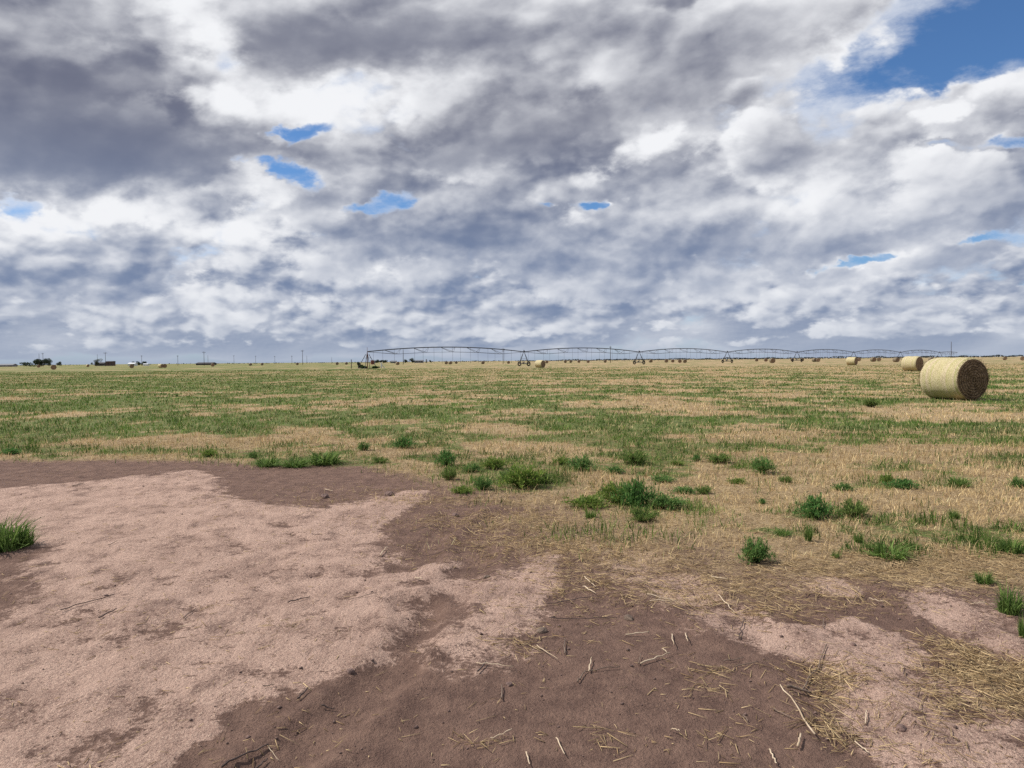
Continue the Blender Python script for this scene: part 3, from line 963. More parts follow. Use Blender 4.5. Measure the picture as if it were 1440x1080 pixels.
mb = MB()
for a, b in ((-1, -1), (1, -1), (1, 1), (-1, 1)):
    mb.tube([(a * 1.7, b * 1.7, 0), (a * .28, b * .28, 3.5)], .07)
for z, w in ((.05, 1.7), (1.5, 1.09), (2.6, .64)):
    for k in range(4):
        c = [(-1, -1), (1, -1), (1, 1), (-1, 1)]
        mb.tube([(c[k][0] * w, c[k][1] * w, z), (c[(k + 1) % 4][0] * w, c[(k + 1) % 4][1] * w, z)], .045)
pt = mb.build('pivot_tower', M_DARK, irr)
mb = MB().tube([(0, 0, 0), (0, 0, HT - .2)], .11, 10); mb.tube([(0, 0, HT - .3), (.1, 0, HT), (.5, 0, HT)], .13, 8)
mb.tube([(0, 0, HT), (0, 0, HT + 1.1)], .04)
mb.build('riser_pipe', M_RUST, pt)
mb = MB().box((.75, -1.1, 1.5), .7, .4, 1.0)
mb.build('control_box', M_RUST, pt)
mb = MB().tube([(2.4, -2.6, .1), (2.3, -2.6, 1.5)], .14, 8); mb.tube([(3.3, -2.6, .05), (2.4, -2.6, 1.1)], .1, 8)
mb.build('filler_pipe', M_WHITE, pt)

def wheel_mb():
    m = MB(); n = 20; prof = ((.66, -.13), (.70, -.09), (.70, .09), (.66, .13), (.42, .11), (.42, -.11))
    for i in range(n):
        th = i * 2 * math.pi / n
        lug = 1.0 if i % 2 else .955
        for r, w in prof: m.v.append(Vector((r * lug * math.cos(th), w, .70 + r * lug * math.sin(th))))
    k = len(prof)
    for i in range(n):
        for j in range(k):
            m.f.append((i * k + j, i * k + (j + 1) % k, ((i + 1) % n) * k + (j + 1) % k, ((i + 1) % n) * k + j))
    return m
wheel_me = None
rim_me = None
def drive_tower(x):
    global wheel_me, rim_me
    m = MB()
    for s in (-1, 1):
        m.tube([(x - .2, s * 2.0, .75), (x, s * .12, HT)], .06)
        m.tube([(x + .2, s * 2.0, .75), (x, s * .12, HT)], .06)
        m.tube([(x, s * 1.25, 2.0), (x, -s * .9, .8)], .035)
    m.tube([(x, -2.1, .75), (x, 2.1, .75)], .11, 8)
    m.tube([(x, -1.15, 2.2), (x, 1.15, 2.2)], .04)
    m.box((x, .25, .95), .4, .5, .35); m.box((x, -.1, HT + .18), .35, .3, .45)
    m.tube([(x, 0, HT), (x, 0, HT + .75)], .025)
    t = m.build('drive_tower', M_DARK, irr)
    for s in (-1, 1):
        if wheel_me is None:
            w = wheel_mb().build('wheel', M_RUBBER, t, True); wheel_me = w.data
        else: w = link('wheel', wheel_me, t)
        w.location = (x, s * 2.0, 0); w.rotation_euler = (0, 0, math.pi / 2 * 0)
        if rim_me is None:
            r_ = MB().tube([(0, -.07, .70), (0, .07, .70)], .42, 16).build('rim', M_GALV); rim_me = r_.data; COL.objects.unlink(r_); bpy.data.objects.remove(r_)
    return t

def span(x0, k, n_nodes=6, length=None, individual=True, rise=1.25):
    L = length or SPAN
    m = MB()
    N = 16
    m.tube([(x0 + L * i / N, 0, arch(i / N, rise)) for i in range(N + 1)], .13, 8)
    s = m.build('pipe_span', M_GALV, irr)
    tm = MB()
    for side in (-1, 1):
        pts = [(x0 + .3, side * .1, HT - .1)]
        for i in range(1, n_nodes):
            f = i / n_nodes
            pts.append((x0 + L * f, side * .75, arch(f, rise) - 1.30))
        pts.append((x0 + L - .3, side * .1, HT - .1))
        tm.tube(pts, .034, 4)
        for i in range(1, n_nodes):
            f = i / n_nodes
            nx_, nz_ = x0 + L * f, arch(f, rise) - 1.30
            tm.tube([(x0 + L * (f - .075), 0, arch(f - .075, rise)), (nx_, side * .75, nz_)], .042, 4)
            tm.tube([(x0 + L * (f + .02), 0, arch(f + .02, rise)), (nx_, side * .75, nz_)], .034, 4)
    for i in range(1, n_nodes):
        f = i / n_nodes
        tm.tube([(x0 + L * f, -.75, arch(f, rise) - 1.3), (x0 + L * f, .75, arch(f, rise) - 1.3)], .022, 4)
    tm.build('truss', M_GALV, s)
    nd = max(2, int(L / 2.85))
    allm = MB()
    for i in range(nd):
        f = (i + .5) / nd; xx = x0 + L * f; zz = arch(f, rise)
        m = MB() if individual else allm
        sd = .22 if i % 2 else -.22
        m.tube([(xx, 0, zz), (xx, sd, zz + .12), (xx, sd * 1.3, zz - .25), (xx, sd * 1.3, 1.35)], .028, 4)
        m.tube([(xx, sd * 1.3, 1.35), (xx, sd * 1.3, 1.1)], .05, 5)
        if individual: m.build('drop_hose', M_HOSE, s)
    if not individual: tag(allm.build('drop_hose', M_HOSE, s), kind='stuff')

for k in range(7):
    span(k * SPAN, k, individual=k < 5)
    drive_tower((k + 1) * SPAN)
span(7 * SPAN, 7, 4, 26.0, False, .35)

# ------------------------------------------------------------------ utility poles
M_POLE = plain('weathered_pole', (0.060, 0.050, 0.045), .85)
def pole(px, top, dist, arm, label, rad=.16):
    x, y = at_dist(px, dist)
    hz = 513.5 - 12.5 * px / 1440
    h = (hz - top) * dist / F + CAM_Z
    t = thing('utility_pole', label, 'utility pole', (x, y, -.05), R(random.uniform(-12, 12)), 'utility poles along the horizon')
    MB().tube([(0, 0, 0), (random.uniform(-.05, .05), 0, h)], rad, 8, rad * .7).build('pole_shaft', M_POLE, t, True)
    if arm:
        m = MB().box((0, -.16, h - .7), arm, .12, .16)
        m.tube([(-arm * .3, -.2, h - .72), (0, -.17, h - 1.5)], .03, 4); m.tube([(arm * .3, -.2, h - .72), (0, -.17, h - 1.5)], .03, 4)
        c = m.build('crossarm', M_POLE, t)
        for sx in (-.45, -.2, .45):
            MB().tube([(sx * arm, -.16, h - .62), (sx * arm, -.16, h - .40)], .06, 6).build('insulator', M_DARK, c)
    return t
for a in [
    (55, 497, 620, 0, 'bare thin pole rising above the tall tree, left of two'),
    (60.5, 496, 620, 2.2, 'pole with crossarm rising above the tall tree, right of two'),
    (137, 498, 780, 0, 'faint thin pole behind the round bush at left'),
    (148.3, 495, 560, 2.8, 'dark pole with crossarm between the dark shed and the brown shed'),
    (199.3, 499.5, 640, 1.6, 'pole above the trees right of the white shed'),
    (250, 499.5, 600, 1.4, 'lone pole left of the long low barn'),
    (287, 494, 520, 2.4, 'tallest dark pole standing over the long low barn'),
    (292.5, 499.5, 800, 0, 'faint thinner pole close right of the tallest barn pole'),
    (329, 499.5, 820, 1.4, 'thin pole right of the long low barn'),
    (359.5, 500, 820, 1.4, 'thin pole right of the first tiny horizon bales'),
    (386.5, 500.5, 800, 1.4, 'thin pole between the two tiny bales of the left horizon'),
    (410.5, 500, 760, 1.4, 'thin pole next left of the tallest pole before the irrigator'),
    (425.5, 492, 520, 2.2, 'tall pole standing clear of the others before the irrigator'),
    (431.5, 500, 820, 0, 'thin short pole close right of the tall clear pole'),
    (466.5, 502.5, 840, 0, 'last short pole of the row before the fence post'),
    (567, 492, 430, 0, 'thin dark pole under the pipe near the farmstead'),
    (707.5, 489, 400, 1.8, 'dark pole crossing the pipe just left of the first wheel tower'),
    (858.5, 486.5, 420, 1.2, 'dark pole standing taller than the pipe at the second span'),
    (1337.5, 480.5, 380, 0, 'tallest dark pole on the right horizon above the largest bale'),
]: pole(*a)
x, y = at_dist(494, 190)
o = MB().tube([(0, 0, -.1), (0, .03, 2.3)], .10, 8, .085).build('fence_post', M_POLE)
o.location = (x, y, 0); tag(o, 'short dark lone post left of the irrigator base', 'post')

# ------------------------------------------------------------------ trees and bushes far off
M_BARK = plain('bark', (0.07, 0.055, 0.045), .9)
def crown_mesh(name, h, w, z0, n, size, seed, ca, cb):
    r = np.random.default_rng(seed)
    k = 10
    cen = np.stack([r.normal(0, w * .22, k), r.normal(0, w * .22, k), z0 + (h - z0) * r.uniform(.20, .80, k)], 1)
    rad = np.stack([np.full(k, w * .26), np.full(k, w * .26), np.full(k, (h - z0) * .26)], 1) * r.uniform(.7, 1.15, (k, 1))
    c = r.integers(0, k, n)
    d = r.normal(0, 1, (n, 3)); d /= np.linalg.norm(d, axis=1, keepdims=True)
    p = cen[c] + d * rad[c] * (r.uniform(.3, 1.0, (n, 1)) ** .5)
    t1 = r.normal(0, 1, (n, 3)); t1 /= np.linalg.norm(t1, axis=1, keepdims=True)
    t2 = np.cross(t1, r.normal(0, 1, (n, 3))); t2 /= np.linalg.norm(t2, axis=1, keepdims=True)
    s = size * r.uniform(.6, 1.3, (n, 1))
    v = np.stack([p - t1 * s, p - t2 * s * .6, p + t1 * s, p + t2 * s * .6], 1).reshape(-1, 3)
    q = (np.arange(n)[:, None] * 4 + np.arange(4)[None]).astype(int)
    kk = r.uniform(0, 1, (n, 1))
    ti = (np.array(ca) * (1 - kk) + np.array(cb) * kk) * r.uniform(.7, 1.3, (n, 1))
    return mesh_arrays(name, v, q, None, {'tint': np.repeat(ti, 4, 0)}, M_GREEN)

def tree(name, px, top, width_px, dist, label, cat='tree', trunk=True, ca=(0.022, 0.036, 0.024), cb=(0.048, 0.068, 0.036), n=2200, group=None, base_f=.06):
    x, y = at_dist(px, dist)
    hz = 513.5 - 12.5 * px / 1440
    h = (hz - top) * dist / F + CAM_Z; w = width_px * dist / F
    t = thing(name, label, cat, (x, y, -.05), 0, group)
    z0 = h * base_f if trunk else -.1
    if trunk:
        m = MB().tube([(0, 0, 0), (w * .02, 0, h * .3), (0, 0, h * .62)], max(.12, w * .025), 7, .05)
        for k in range(5):
            th = k * 1.3; m.tube([(0, 0, h * (.2 + .05 * k)), (math.cos(th) * w * .28, math.sin(th) * w * .28, h * (.45 + .07 * k))], w * .012, 5, .02)
        m.build('trunk', M_BARK, t, True)
    link('crown' if trunk else 'foliage', crown_mesh('crown' if trunk else 'foliage', h, w, z0, n, max(.10, w * .035), int(px * 7), ca, cb), t)
    return t
FT = 'trees along the far horizon'
tree('tree', 58.5, 502.5, 21, 700, 'tall round dark tree at far left under two poles', group=FT)
tree('hedge', 38, 509, 19, 720, 'long dark hedge left of the tall far left tree', 'hedge', False, n=700, group=FT)
tree('tree', 69, 506, 8, 760, 'smaller dark tree touching the right side of the tall far left tree', group=FT)
tree('tree', 83.5, 508, 7, 720, 'small round dark tree standing alone right of the tall far left tree', group=FT)
tree('tree', 136, 504.5, 9, 740, 'pale green round tree left of the dark shed', ca=(.05, .062, .04), cb=(.085, .095, .055), group=FT)
tree('tree', 193, 508, 9, 800, 'low dark tree behind the white shed, left of two', group=FT)
tree('tree', 202, 507.5, 10, 800, 'low dark tree right of the white shed, right of two', group=FT)
tree('tree', 531.5, 505, 10, 900, 'dark tree of the farmstead next to the irrigator base, left of two', group=FT)
tree('tree', 539.5, 505.5, 9, 900, 'dark tree of the farmstead close right of another near the irrigator base', group=FT)
tree('tree', 551, 507, 6, 950, 'low dark tree beside the farm house', group=FT)
tree('tree', 571, 505, 7, 900, 'rounded dark tree left of the peaked farmstead tree', group=FT)
tree('tree', 580, 503.5, 7.5, 900, 'taller peaked dark tree left of the long grey shed', group=FT)
tree('tree', 605.5, 505.8, 4, 900, 'tiny round tree right of the long grey shed', group=FT)
tree('bush', 505, 508.5, 8, 205, 'dark round bush left of the irrigator base', 'bush', False, (.02, .034, .02), (.045, .07, .03))
tree('bush', 512, 514, 12, 186, 'low green bush growing left around the irrigator base', 'bush', False, (.03, .06, .02), (.075, .12, .04))
tree('bush', 526, 514.5, 13, 184, 'low green bush growing right around the irrigator base', 'bush', False, (.03, .06, .02), (.075, .12, .04))

# shelterbelt along the right horizon, one far mass
vs = []
cr = np.random.default_rng(3)
n = 16000
u = cr.uniform(-.75, .80, n)
dens = (fbm(u * 55, u * 0 + 2.0, 201, 3) - .35) * 4
keep = cr.uniform(0, 1, n) < np.clip(dens * .5 + .45, 0, 1) * np.clip((u + .12) / .35, .10, 1)
u = u[keep]; n = len(u)
dist = cr.uniform(1750, 1850, n)
hh = (1.8 + 6.5 * np.clip(fbm(u * 70, u * 0 + 7., 202, 3) - .25, 0, 1)) * np.clip((u + .3) / .55, .4, 1)
p = np.stack([u * dist, dist, cr.uniform(0, 1, n) ** .7 * hh], 1)
s = cr.uniform(.7, 1.7, (n, 1))
t1 = cr.normal(0, 1, (n, 3)); t1 /= np.linalg.norm(t1, axis=1, keepdims=True)
t2 = np.cross(t1, cr.normal(0, 1, (n, 3))); t2 /= np.linalg.norm(t2, axis=1, keepdims=True)
v = np.stack([p - t1 * s, p - t2 * s, p + t1 * s, p + t2 * s], 1).reshape(-1, 3)
q = np.arange(n)[:, None] * 4 + np.arange(4)[None]
k = cr.uniform(.6, 1.3, (n, 1))
o = link('far_tree_line', mesh_arrays('far_tree_line', v, q, None, {'tint': np.repeat(np.array([[.040, .050, .052]]) * k, 4, 0)}, M_GREEN))
tag(o, 'dark far shelterbelt of trees along the right horizon', 'tree line', kind='stuff')

# ------------------------------------------------------------------ farm buildings
M_WALLW = plain('white_painted_wall', (0.66, 0.66, 0.66), .6, var=.08)
M_WALLG = plain('grey_sheet_wall', (0.16, 0.165, 0.18), .6, var=.15)
M_WALLD = plain('dark_sheet_wall', (0.055, 0.05, 0.055), .7, var=.2)
M_WALLB = plain('brown_rusty_wall', (0.085, 0.05, 0.048), .75, var=.25)
M_ROOFG = plain('grey_roof', (0.15, 0.155, 0.17), .6, var=.15)
M_ROOFD = plain('dark_roof', (0.05, 0.045, 0.05), .7, var=.2)
M_ROOFW = plain('pale_sheet_roof', (0.72, 0.73, 0.75), .45, var=.06)
M_GLASS = plain('dark_window', (0.02, 0.022, 0.028), .2, var=.1)
def building(name, px, top, wpx, dist, depth, roof_f, mw, mr, label, cat, rz=0, nwin=3, door=True):
    x, y = at_dist(px, dist)
    hz = 513.5 - 12.5 * px / 1440
    h = (hz - top) * dist / F + CAM_Z; w = wpx * dist / F
    t = thing(name, label, cat, (x, y, 0), R(rz))
    hw = h * (1 - roof_f)
    MB().box((0, 0, hw / 2), w, depth, hw).build('wall', mw, t)
    r = MB(); e = .35
    pr = [(-depth / 2 - e, hw - .05), (-depth / 2 - e, hw + .12), (0, h), (depth / 2 + e, hw + .12), (depth / 2 + e, hw - .05), (0, h - .2)]
    for xx in (-w / 2 - e, w / 2 + e):
        for (yy, zz) in pr: r.v.append(Vector((xx, yy, zz)))
    for i in range(6): r.f.append((i, (i + 1) % 6, 6 + (i + 1) % 6, 6 + i))
    r.f += [(0, 1, 2, 5), (5, 2, 3, 4), (11, 8, 7, 6), (10, 9, 8, 11)]
    r.build('roof', mr, t)
    g = MB()
    for sx in (-1, 1):
        k = len(g.v)
        for xx in (sx * w / 2, sx * (w / 2 - .1)):
            for (yy, zz) in ((-depth / 2, hw), (depth / 2, hw), (0, h - .25)): g.v.append(Vector((xx, yy, zz)))
        g.f += [(k, k + 1, k + 2), (k + 5, k + 4, k + 3), (k, k + 3, k + 4, k + 1), (k + 1, k + 4, k + 5, k + 2), (k + 2, k + 5, k + 3, k)]
    g.build('gable', mw, t)
    for i in range(nwin):
        xx = -w / 2 + w * (i + .7) / (nwin + .8)
        MB().box((xx, -depth / 2 - .03, hw * .55), min(1.2, w * .12), .06, hw * .35).build('window', M_GLASS, t)
    if door:
        MB().box((w * .38, -depth / 2 - .04, hw * .42), min(2.4, w * .16), .08, hw * .8).build('door', M_WALLD, t)
    return t
building('house', 11, 511.5, 19, 760, 9, .5, M_WALLG, M_ROOFG, 'low grey roofed house at the far left edge', 'house', 4, 3)
building('shed', 142.5, 509.3, 13, 760, 8, .35, M_WALLD, M_ROOFD, 'dark low shed right of the pale green round tree', 'shed', 0, 2)
building('shed', 155.5, 507.7, 9, 720, 6, .12, M_WALLB, M_ROOFD, 'brown boxy shed right of the crossarm pole', 'shed', 0, 1)
building('shed', 186.5, 510.0, 9, 700, 6, .35, M_WALLW, M_ROOFW, 'bright white shed with dark bale in front', 'shed', 0, 1)
building('shed', 205.5, 511.2, 6, 700, 4, .3, M_WALLW, M_ROOFW, 'small low white shed right of the low dark trees', 'shed', 0, 1, False)
building('barn', 290, 509.5, 22, 720, 12, .45, M_WALLD, M_ROOFD, 'long low dark barn under the tallest left pole', 'barn', 0, 3)
building('house', 553.5, 507, 7, 930, 8, .45, M_WALLG, M_ROOFG, 'small grey house among the farmstead trees', 'house', 0, 2)
building('shed', 589.5, 506.2, 11, 900, 9, .3, M_WALLG, M_ROOFG, 'long grey shed right of the peaked farmstead tree', 'shed', 0, 2)
building('shed', 524.5, 506.3, 5.5, 880, 6, .3, M_WALLG, M_ROOFG, 'little blue grey shed just right of the irrigator riser', 'shed', 0, 1, False)
x, y = at_dist(599.5, 880)
t = thing('silo', 'narrow dark silo between the long grey shed and tiny round tree', 'silo', (x, y, 0))
MB().tube([(0, 0, 0), (0, 0, 3.6)], .95, 14).build('silo_wall', M_WALLG, t, True)
MB().tube([(0, 0, 3.6), (0, 0, 4.4)], 1.0, 14, .1).build('silo_roof', M_ROOFG, t, True)

# ------------------------------------------------------------------ weeds one can count
def fern_mesh(seed, n=3200):
    """bushy plant of radius 1 and height about .8: many plumes of fine leaflets"""
    r = np.random.default_rng(seed)
    npl = 90
    az_ = r.uniform(0, 6.28, npl); le = np.arccos(r.uniform(.08, 1, npl)); ln_ = r.uniform(.62, 1.0, npl) * (1 - .10 * np.cos(le))
    k = r.integers(0, npl, n); f = r.uniform(.15, 1, n) ** .8
    lean = le[k] * (.55 + .45 * f)
    dirv = np.stack([np.cos(az_[k]) * np.sin(lean), np.sin(az_[k]) * np.sin(lean), np.cos(lean) * .95], 1)
    base = dirv * (ln_[k] * f)[:, None]
    base += r.normal(0, .05, (n, 3)); base[:, 2] = np.maximum(base[:, 2], 0)
    a = az_[k] + r.normal(0, 1.0, n); l = np.clip(lean * .7 + r.normal(.1, .5, n), 0, 1.7)
    # uneven mound: shift whole plumes so each plant has its own lobes
    lob = r.normal(0, .16, (npl, 3)); lob[:, 2] = np.abs(lob[:, 2]) * .5
    base += lob[k] * f[:, None]
    return blades('foliage', base, r.uniform(.07, .17, n), r.uniform(.026, .050, n), a, l, np.where(r.uniform(0, 1, (n, 1)) < .05, tints(n, (.25, .20, .08), (.45, .36, .16)), tints(n, (0.046, 0.115, 0.028), (0.185, 0.300, 0.082), .35) * np.array([[1, 1, 1], [1.35, 1.1, .8], [.85, 1.0, .95], [1.15, .95, .9]])[seed % 4]), M_GREEN, .3)

def fern_stems(seed):
    r = np.random.default_rng(seed); n = 46
    az_ = r.uniform(0, 6.28, n); le = r.uniform(.05, 1.35, n); ln_ = r.uniform(.55, 1.0, n) * (1 - .15 * np.cos(le))
    b = np.stack([np.cos(az_) * np.sin(le), np.sin(az_) * np.sin(le), np.cos(le) * .95], 1) * ln_[:, None] * .9
    return stalks('stem', np.zeros((n, 3)), b, np.full(n, .010), tints(n, (.05, .08, .03), (.09, .12, .05)), M_GREEN)

def grass_mesh(seed, n=260, spread=.30):
    r = np.random.default_rng(seed)
    rr = spread * np.sqrt(r.uniform(0, 1, n)); th = r.uniform(0, 6.28, n)
    base = np.stack([rr * np.cos(th), rr * np.sin(th), 0 * rr], 1)
    return blades('grass_blades', base, r.uniform(.35, 1.0, n), r.uniform(.018, .042, n), th + r.normal(0, .7, n), np.abs(r.normal(.35, .3, n)).clip(0, 1.3),
                  tints(n, (0.050, 0.105, 0.018), (0.200, 0.290, 0.075), .3), M_GREEN, 1.2)
FERNS = [(fern_mesh(s), fern_stems(s)) for s in (1, 2, 3, 4)]
GRASS = [grass_mesh(s) for s in (5, 6, 7)]

def weed(px, py, wpx, hpx, kind, label, i=[0]):
    x, y = ground_pt(px, py)
    i[0] += 1
    depth = y
    w = wpx * depth / F; h = hpx * depth / F
    z = sz(x, y)
    if kind == 'f':
        t = thing('weed', label, 'weed', (x, y, z - .01), random.uniform(0, 6.28), 'leafy weeds at the edge of the stubble')
        fo, st = FERNS[i[0] % 4]
        link('foliage', fo, t); link('stem', st, t)
        t.scale = (w * random.uniform(.60, .78), w * random.uniform(.56, .70), h * random.uniform(.95, 1.15))
    else:
        o = link('grass_tuft', GRASS[i[0] % 3])
        o.location = (x, y, z - .01); o.rotation_euler = (0, 0, random.uniform(0, 6.28)); o.scale = (w * .85, w * .85, h * 1.05)
        tag(o, label, 'grass tuft', 'grass tufts at the edge of the stubble')

WEEDS = [
    (1145, 728, 54, 38, 'f', 'bushy dark green weed, larger of the side by side pair at right'),
    (1200, 727, 42, 30, 'f', 'bushy dark green weed, smaller of the side by side pair at right'),
    (1063, 790, 50, 36, 'f', 'bushy weed closest to the bare soil, below the side by side pair'),
    (868, 706, 58, 36, 'f', 'left mound of the big dark green weed clump in the middle'),
    (893, 712, 54, 42, 'f', 'tallest mound of the big dark green weed clump in the middle'),
    (904, 731, 42, 26, 'f', 'lowest front mound of the big dark green weed clump'),
    (937, 714, 52, 24, 'f', 'right hand mound of the big dark green weed clump'),
    (826, 712, 52, 22, 'f', 'low spreading weed just left of the big clump'),
    (830, 726, 20, 18, 'g', 'small grass tuft below the low weed left of the big clump'),
    (990, 694, 22, 14, 'f', 'small weed right of the big clump, nearer of two'),
    (962, 693, 40, 12, 'f', 'flat spreading weed right of the big clump'),
    (735, 684, 58, 40, 'f', 'feathery wide weed left of the middle clump'),
    (718, 674, 40, 28, 'g', 'grassy tuft merging with the feathery wide weed'),
    (760, 678, 30, 20, 'f', 'small weed touching the right of the feathery wide weed'),
    (818, 660, 42, 22, 'f', 'rounded weed behind the low spreading weed'),
    (790, 652, 30, 14, 'f', 'low weed left of the rounded weed in the stubble'),
    (864, 664, 26, 12, 'f', 'low weed right of the rounded weed in the stubble'),
    (893, 652, 36, 24, 'f', 'upright weed standing above the big clump'),
    (932, 676, 42, 11, 'f', 'flat weed strip behind the right hand mound'),
    (952, 653, 20, 9, 'f', 'tiny flat weed in straw, left of two small ones'),
    (980, 649, 15, 12, 'f', 'tiny round weed in straw, right of two small ones'),
    (1012, 650, 34, 16, 'f', 'broad low weed left of the taller feathery one'),
    (1072, 664, 36, 24, 'f', 'feathery taller weed alone in the middle of the straw'),
    (1037, 679, 26, 10, 'f', 'low weed below the broad low one in straw'),
    (1072, 709, 13, 11, 'f', 'tiny dark weed between the big clump and the side by side pair'),
    (1105, 678, 18, 11, 'f', 'tiny weed right of the feathery taller weed'),
    (1186, 689, 28, 12, 'f', 'low weed above the smaller of the side by side pair'),
    (1247, 681, 20, 20, 'f', 'upright weed with a spreading neighbour on its right'),
    (1270, 686, 42, 15, 'f', 'spreading weed with an upright neighbour on its left'),
    (1348, 684, 38, 24, 'g', 'pale green grass tuft high in the right straw'),
    (1432, 684, 26, 17, 'f', 'weed at the right edge level with the pale grass tuft'),
    (1342, 729, 20, 22, 'g', 'thin grass tuft below the pale grass tuft at right'),
    (1137, 760, 15, 36, 'g', 'single tall grass shoot below the side by side pair'),
    (1250, 784, 70, 34, 'g', 'wide pale grass tuft right of the weed nearest the soil'),
    (1282, 774, 26, 22, 'g', 'small grass tuft touching the right of the wide pale tuft'),
    (1207, 762, 18, 24, 'g', 'thin grass tuft left of the wide pale tuft'),
    (1175, 784, 15, 17, 'g', 'tiny grass sprout between the nearest weed and the wide tuft'),
    (1100, 752, 34, 16, 'g', 'low grass patch above the weed nearest the soil'),
    (1422, 776, 48, 36, 'g', 'tall grass tuft at the right edge, uppermost of the edge group'),
    (1384, 818, 34, 26, 'g', 'sparse grass tuft left of the right edge group'),
    (1420, 860, 50, 58, 'g', 'large sparse grass tuft of the right edge group'),
    (1439, 894, 18, 50, 'g', 'tall upright grass shoot cut by the right edge'),
    (678, 688, 28, 23, 'f', 'round weed nearest the dark soil left of the feathery wide weed'),
    (650, 692, 36, 12, 'f', 'sparse low weed left of the round weed by the dark soil'),
    (627, 654, 30, 26, 'f', 'upper of two stacked round weeds left of centre'),
    (631, 674, 22, 22, 'f', 'lower of two stacked round weeds left of centre'),
    (664, 662, 30, 14, 'f', 'low weed right of the two stacked round weeds'),
    (695, 658, 34, 20, 'f', 'grassy weed above the feathery wide weed'),
    (568, 630, 32, 19, 'f', 'rounded weed in the straw left of the stacked pair'),
    (534, 650, 22, 11, 'f', 'small round weed at the straw edge right of the long grass patch'),
    (511, 634, 16, 13, 'f', 'tiny weed left of the rounded weed in straw'),
    (378, 655, 48, 20, 'g', 'left end of the long green grass patch on the soil edge'),
    (415, 656, 52, 20, 'g', 'middle of the long green grass patch on the soil edge'),
    (457, 652, 62, 30, 'g', 'tallest right end of the long green grass patch'),
    (357, 644, 14, 12, 'f', 'tiny dark weed behind the long green grass patch'),
    (295, 641, 26, 14, 'f', 'small weed on the straw edge left of the long grass patch'),
    (15, 638, 28, 11, 'f', 'small weed on the straw edge at the far left'),
    (1225, 573, 22, 15, 'f', 'dark weed left of the largest bale'),
    (6, 772, 84, 70, 'g', 'big green grass clump on bare soil cut by the left edge'),
    (32, 768, 44, 44, 'g', 'right side tuft of the grass clump at the left edge'),
]
for w_ in WEEDS: weed(*w_)

# ------------------------------------------------------------------ sticks and stalks one can count
def stick_mat(name, c1, c2):
    m, t, o = new_mat(name)
    P = objcoord()
    n = noise(vmul(P, (8.0, 60.0, 60.0)), 1.0, 4, .6)
    principled(t, o, mixc(smooth(n, .3, .7), c1, c2), .8, n, .4, .003)
    return m
M_STICKS = {'pale': stick_mat('pale_stalk', (.34, .25, .16), (.62, .50, .36)), 'brown': stick_mat('brown_stalk', (.085, .06, .045), (.21, .15, .11)),
            'dark': stick_mat('dark_twig', (.035, .025, .022), (.095, .065, .055))}
def stick(x1, y1, x2, y2, rad, tone, label, name='straw_stalk', cat='stalk', lift=0.0):
    ax, ay = ground_pt(x1, y1); bx, by = ground_pt(x2, y2)
    L = math.hypot(bx - ax, by - ay); rz = math.atan2(by - ay, bx - ax)
    za, zb = sz(ax, ay), sz(bx, by)
    m = MB(); pts = []
    N = 7
    for i in range(N + 1):
        f = i / N
        j = 0 if i in (0, N) else random.uniform(-.018, .018) * L
        gx_, gy_ = ax + (bx - ax) * f, ay + (by - ay) * f
        pts.append((L * f, j, sz(gx_, gy_) - za + rad * .7 + .004 + lift * f + random.uniform(0, .008)))
    rad *= .50
    m.tube(pts, rad, 7, rad * .65)
    o = m.build(name, M_STICKS[tone], None, True)
    o.location = (ax, ay, za); o.rotation_euler = (0, 0, rz)
    tag(o, label, cat, 'stalks and twigs lying on the soil')
    return o
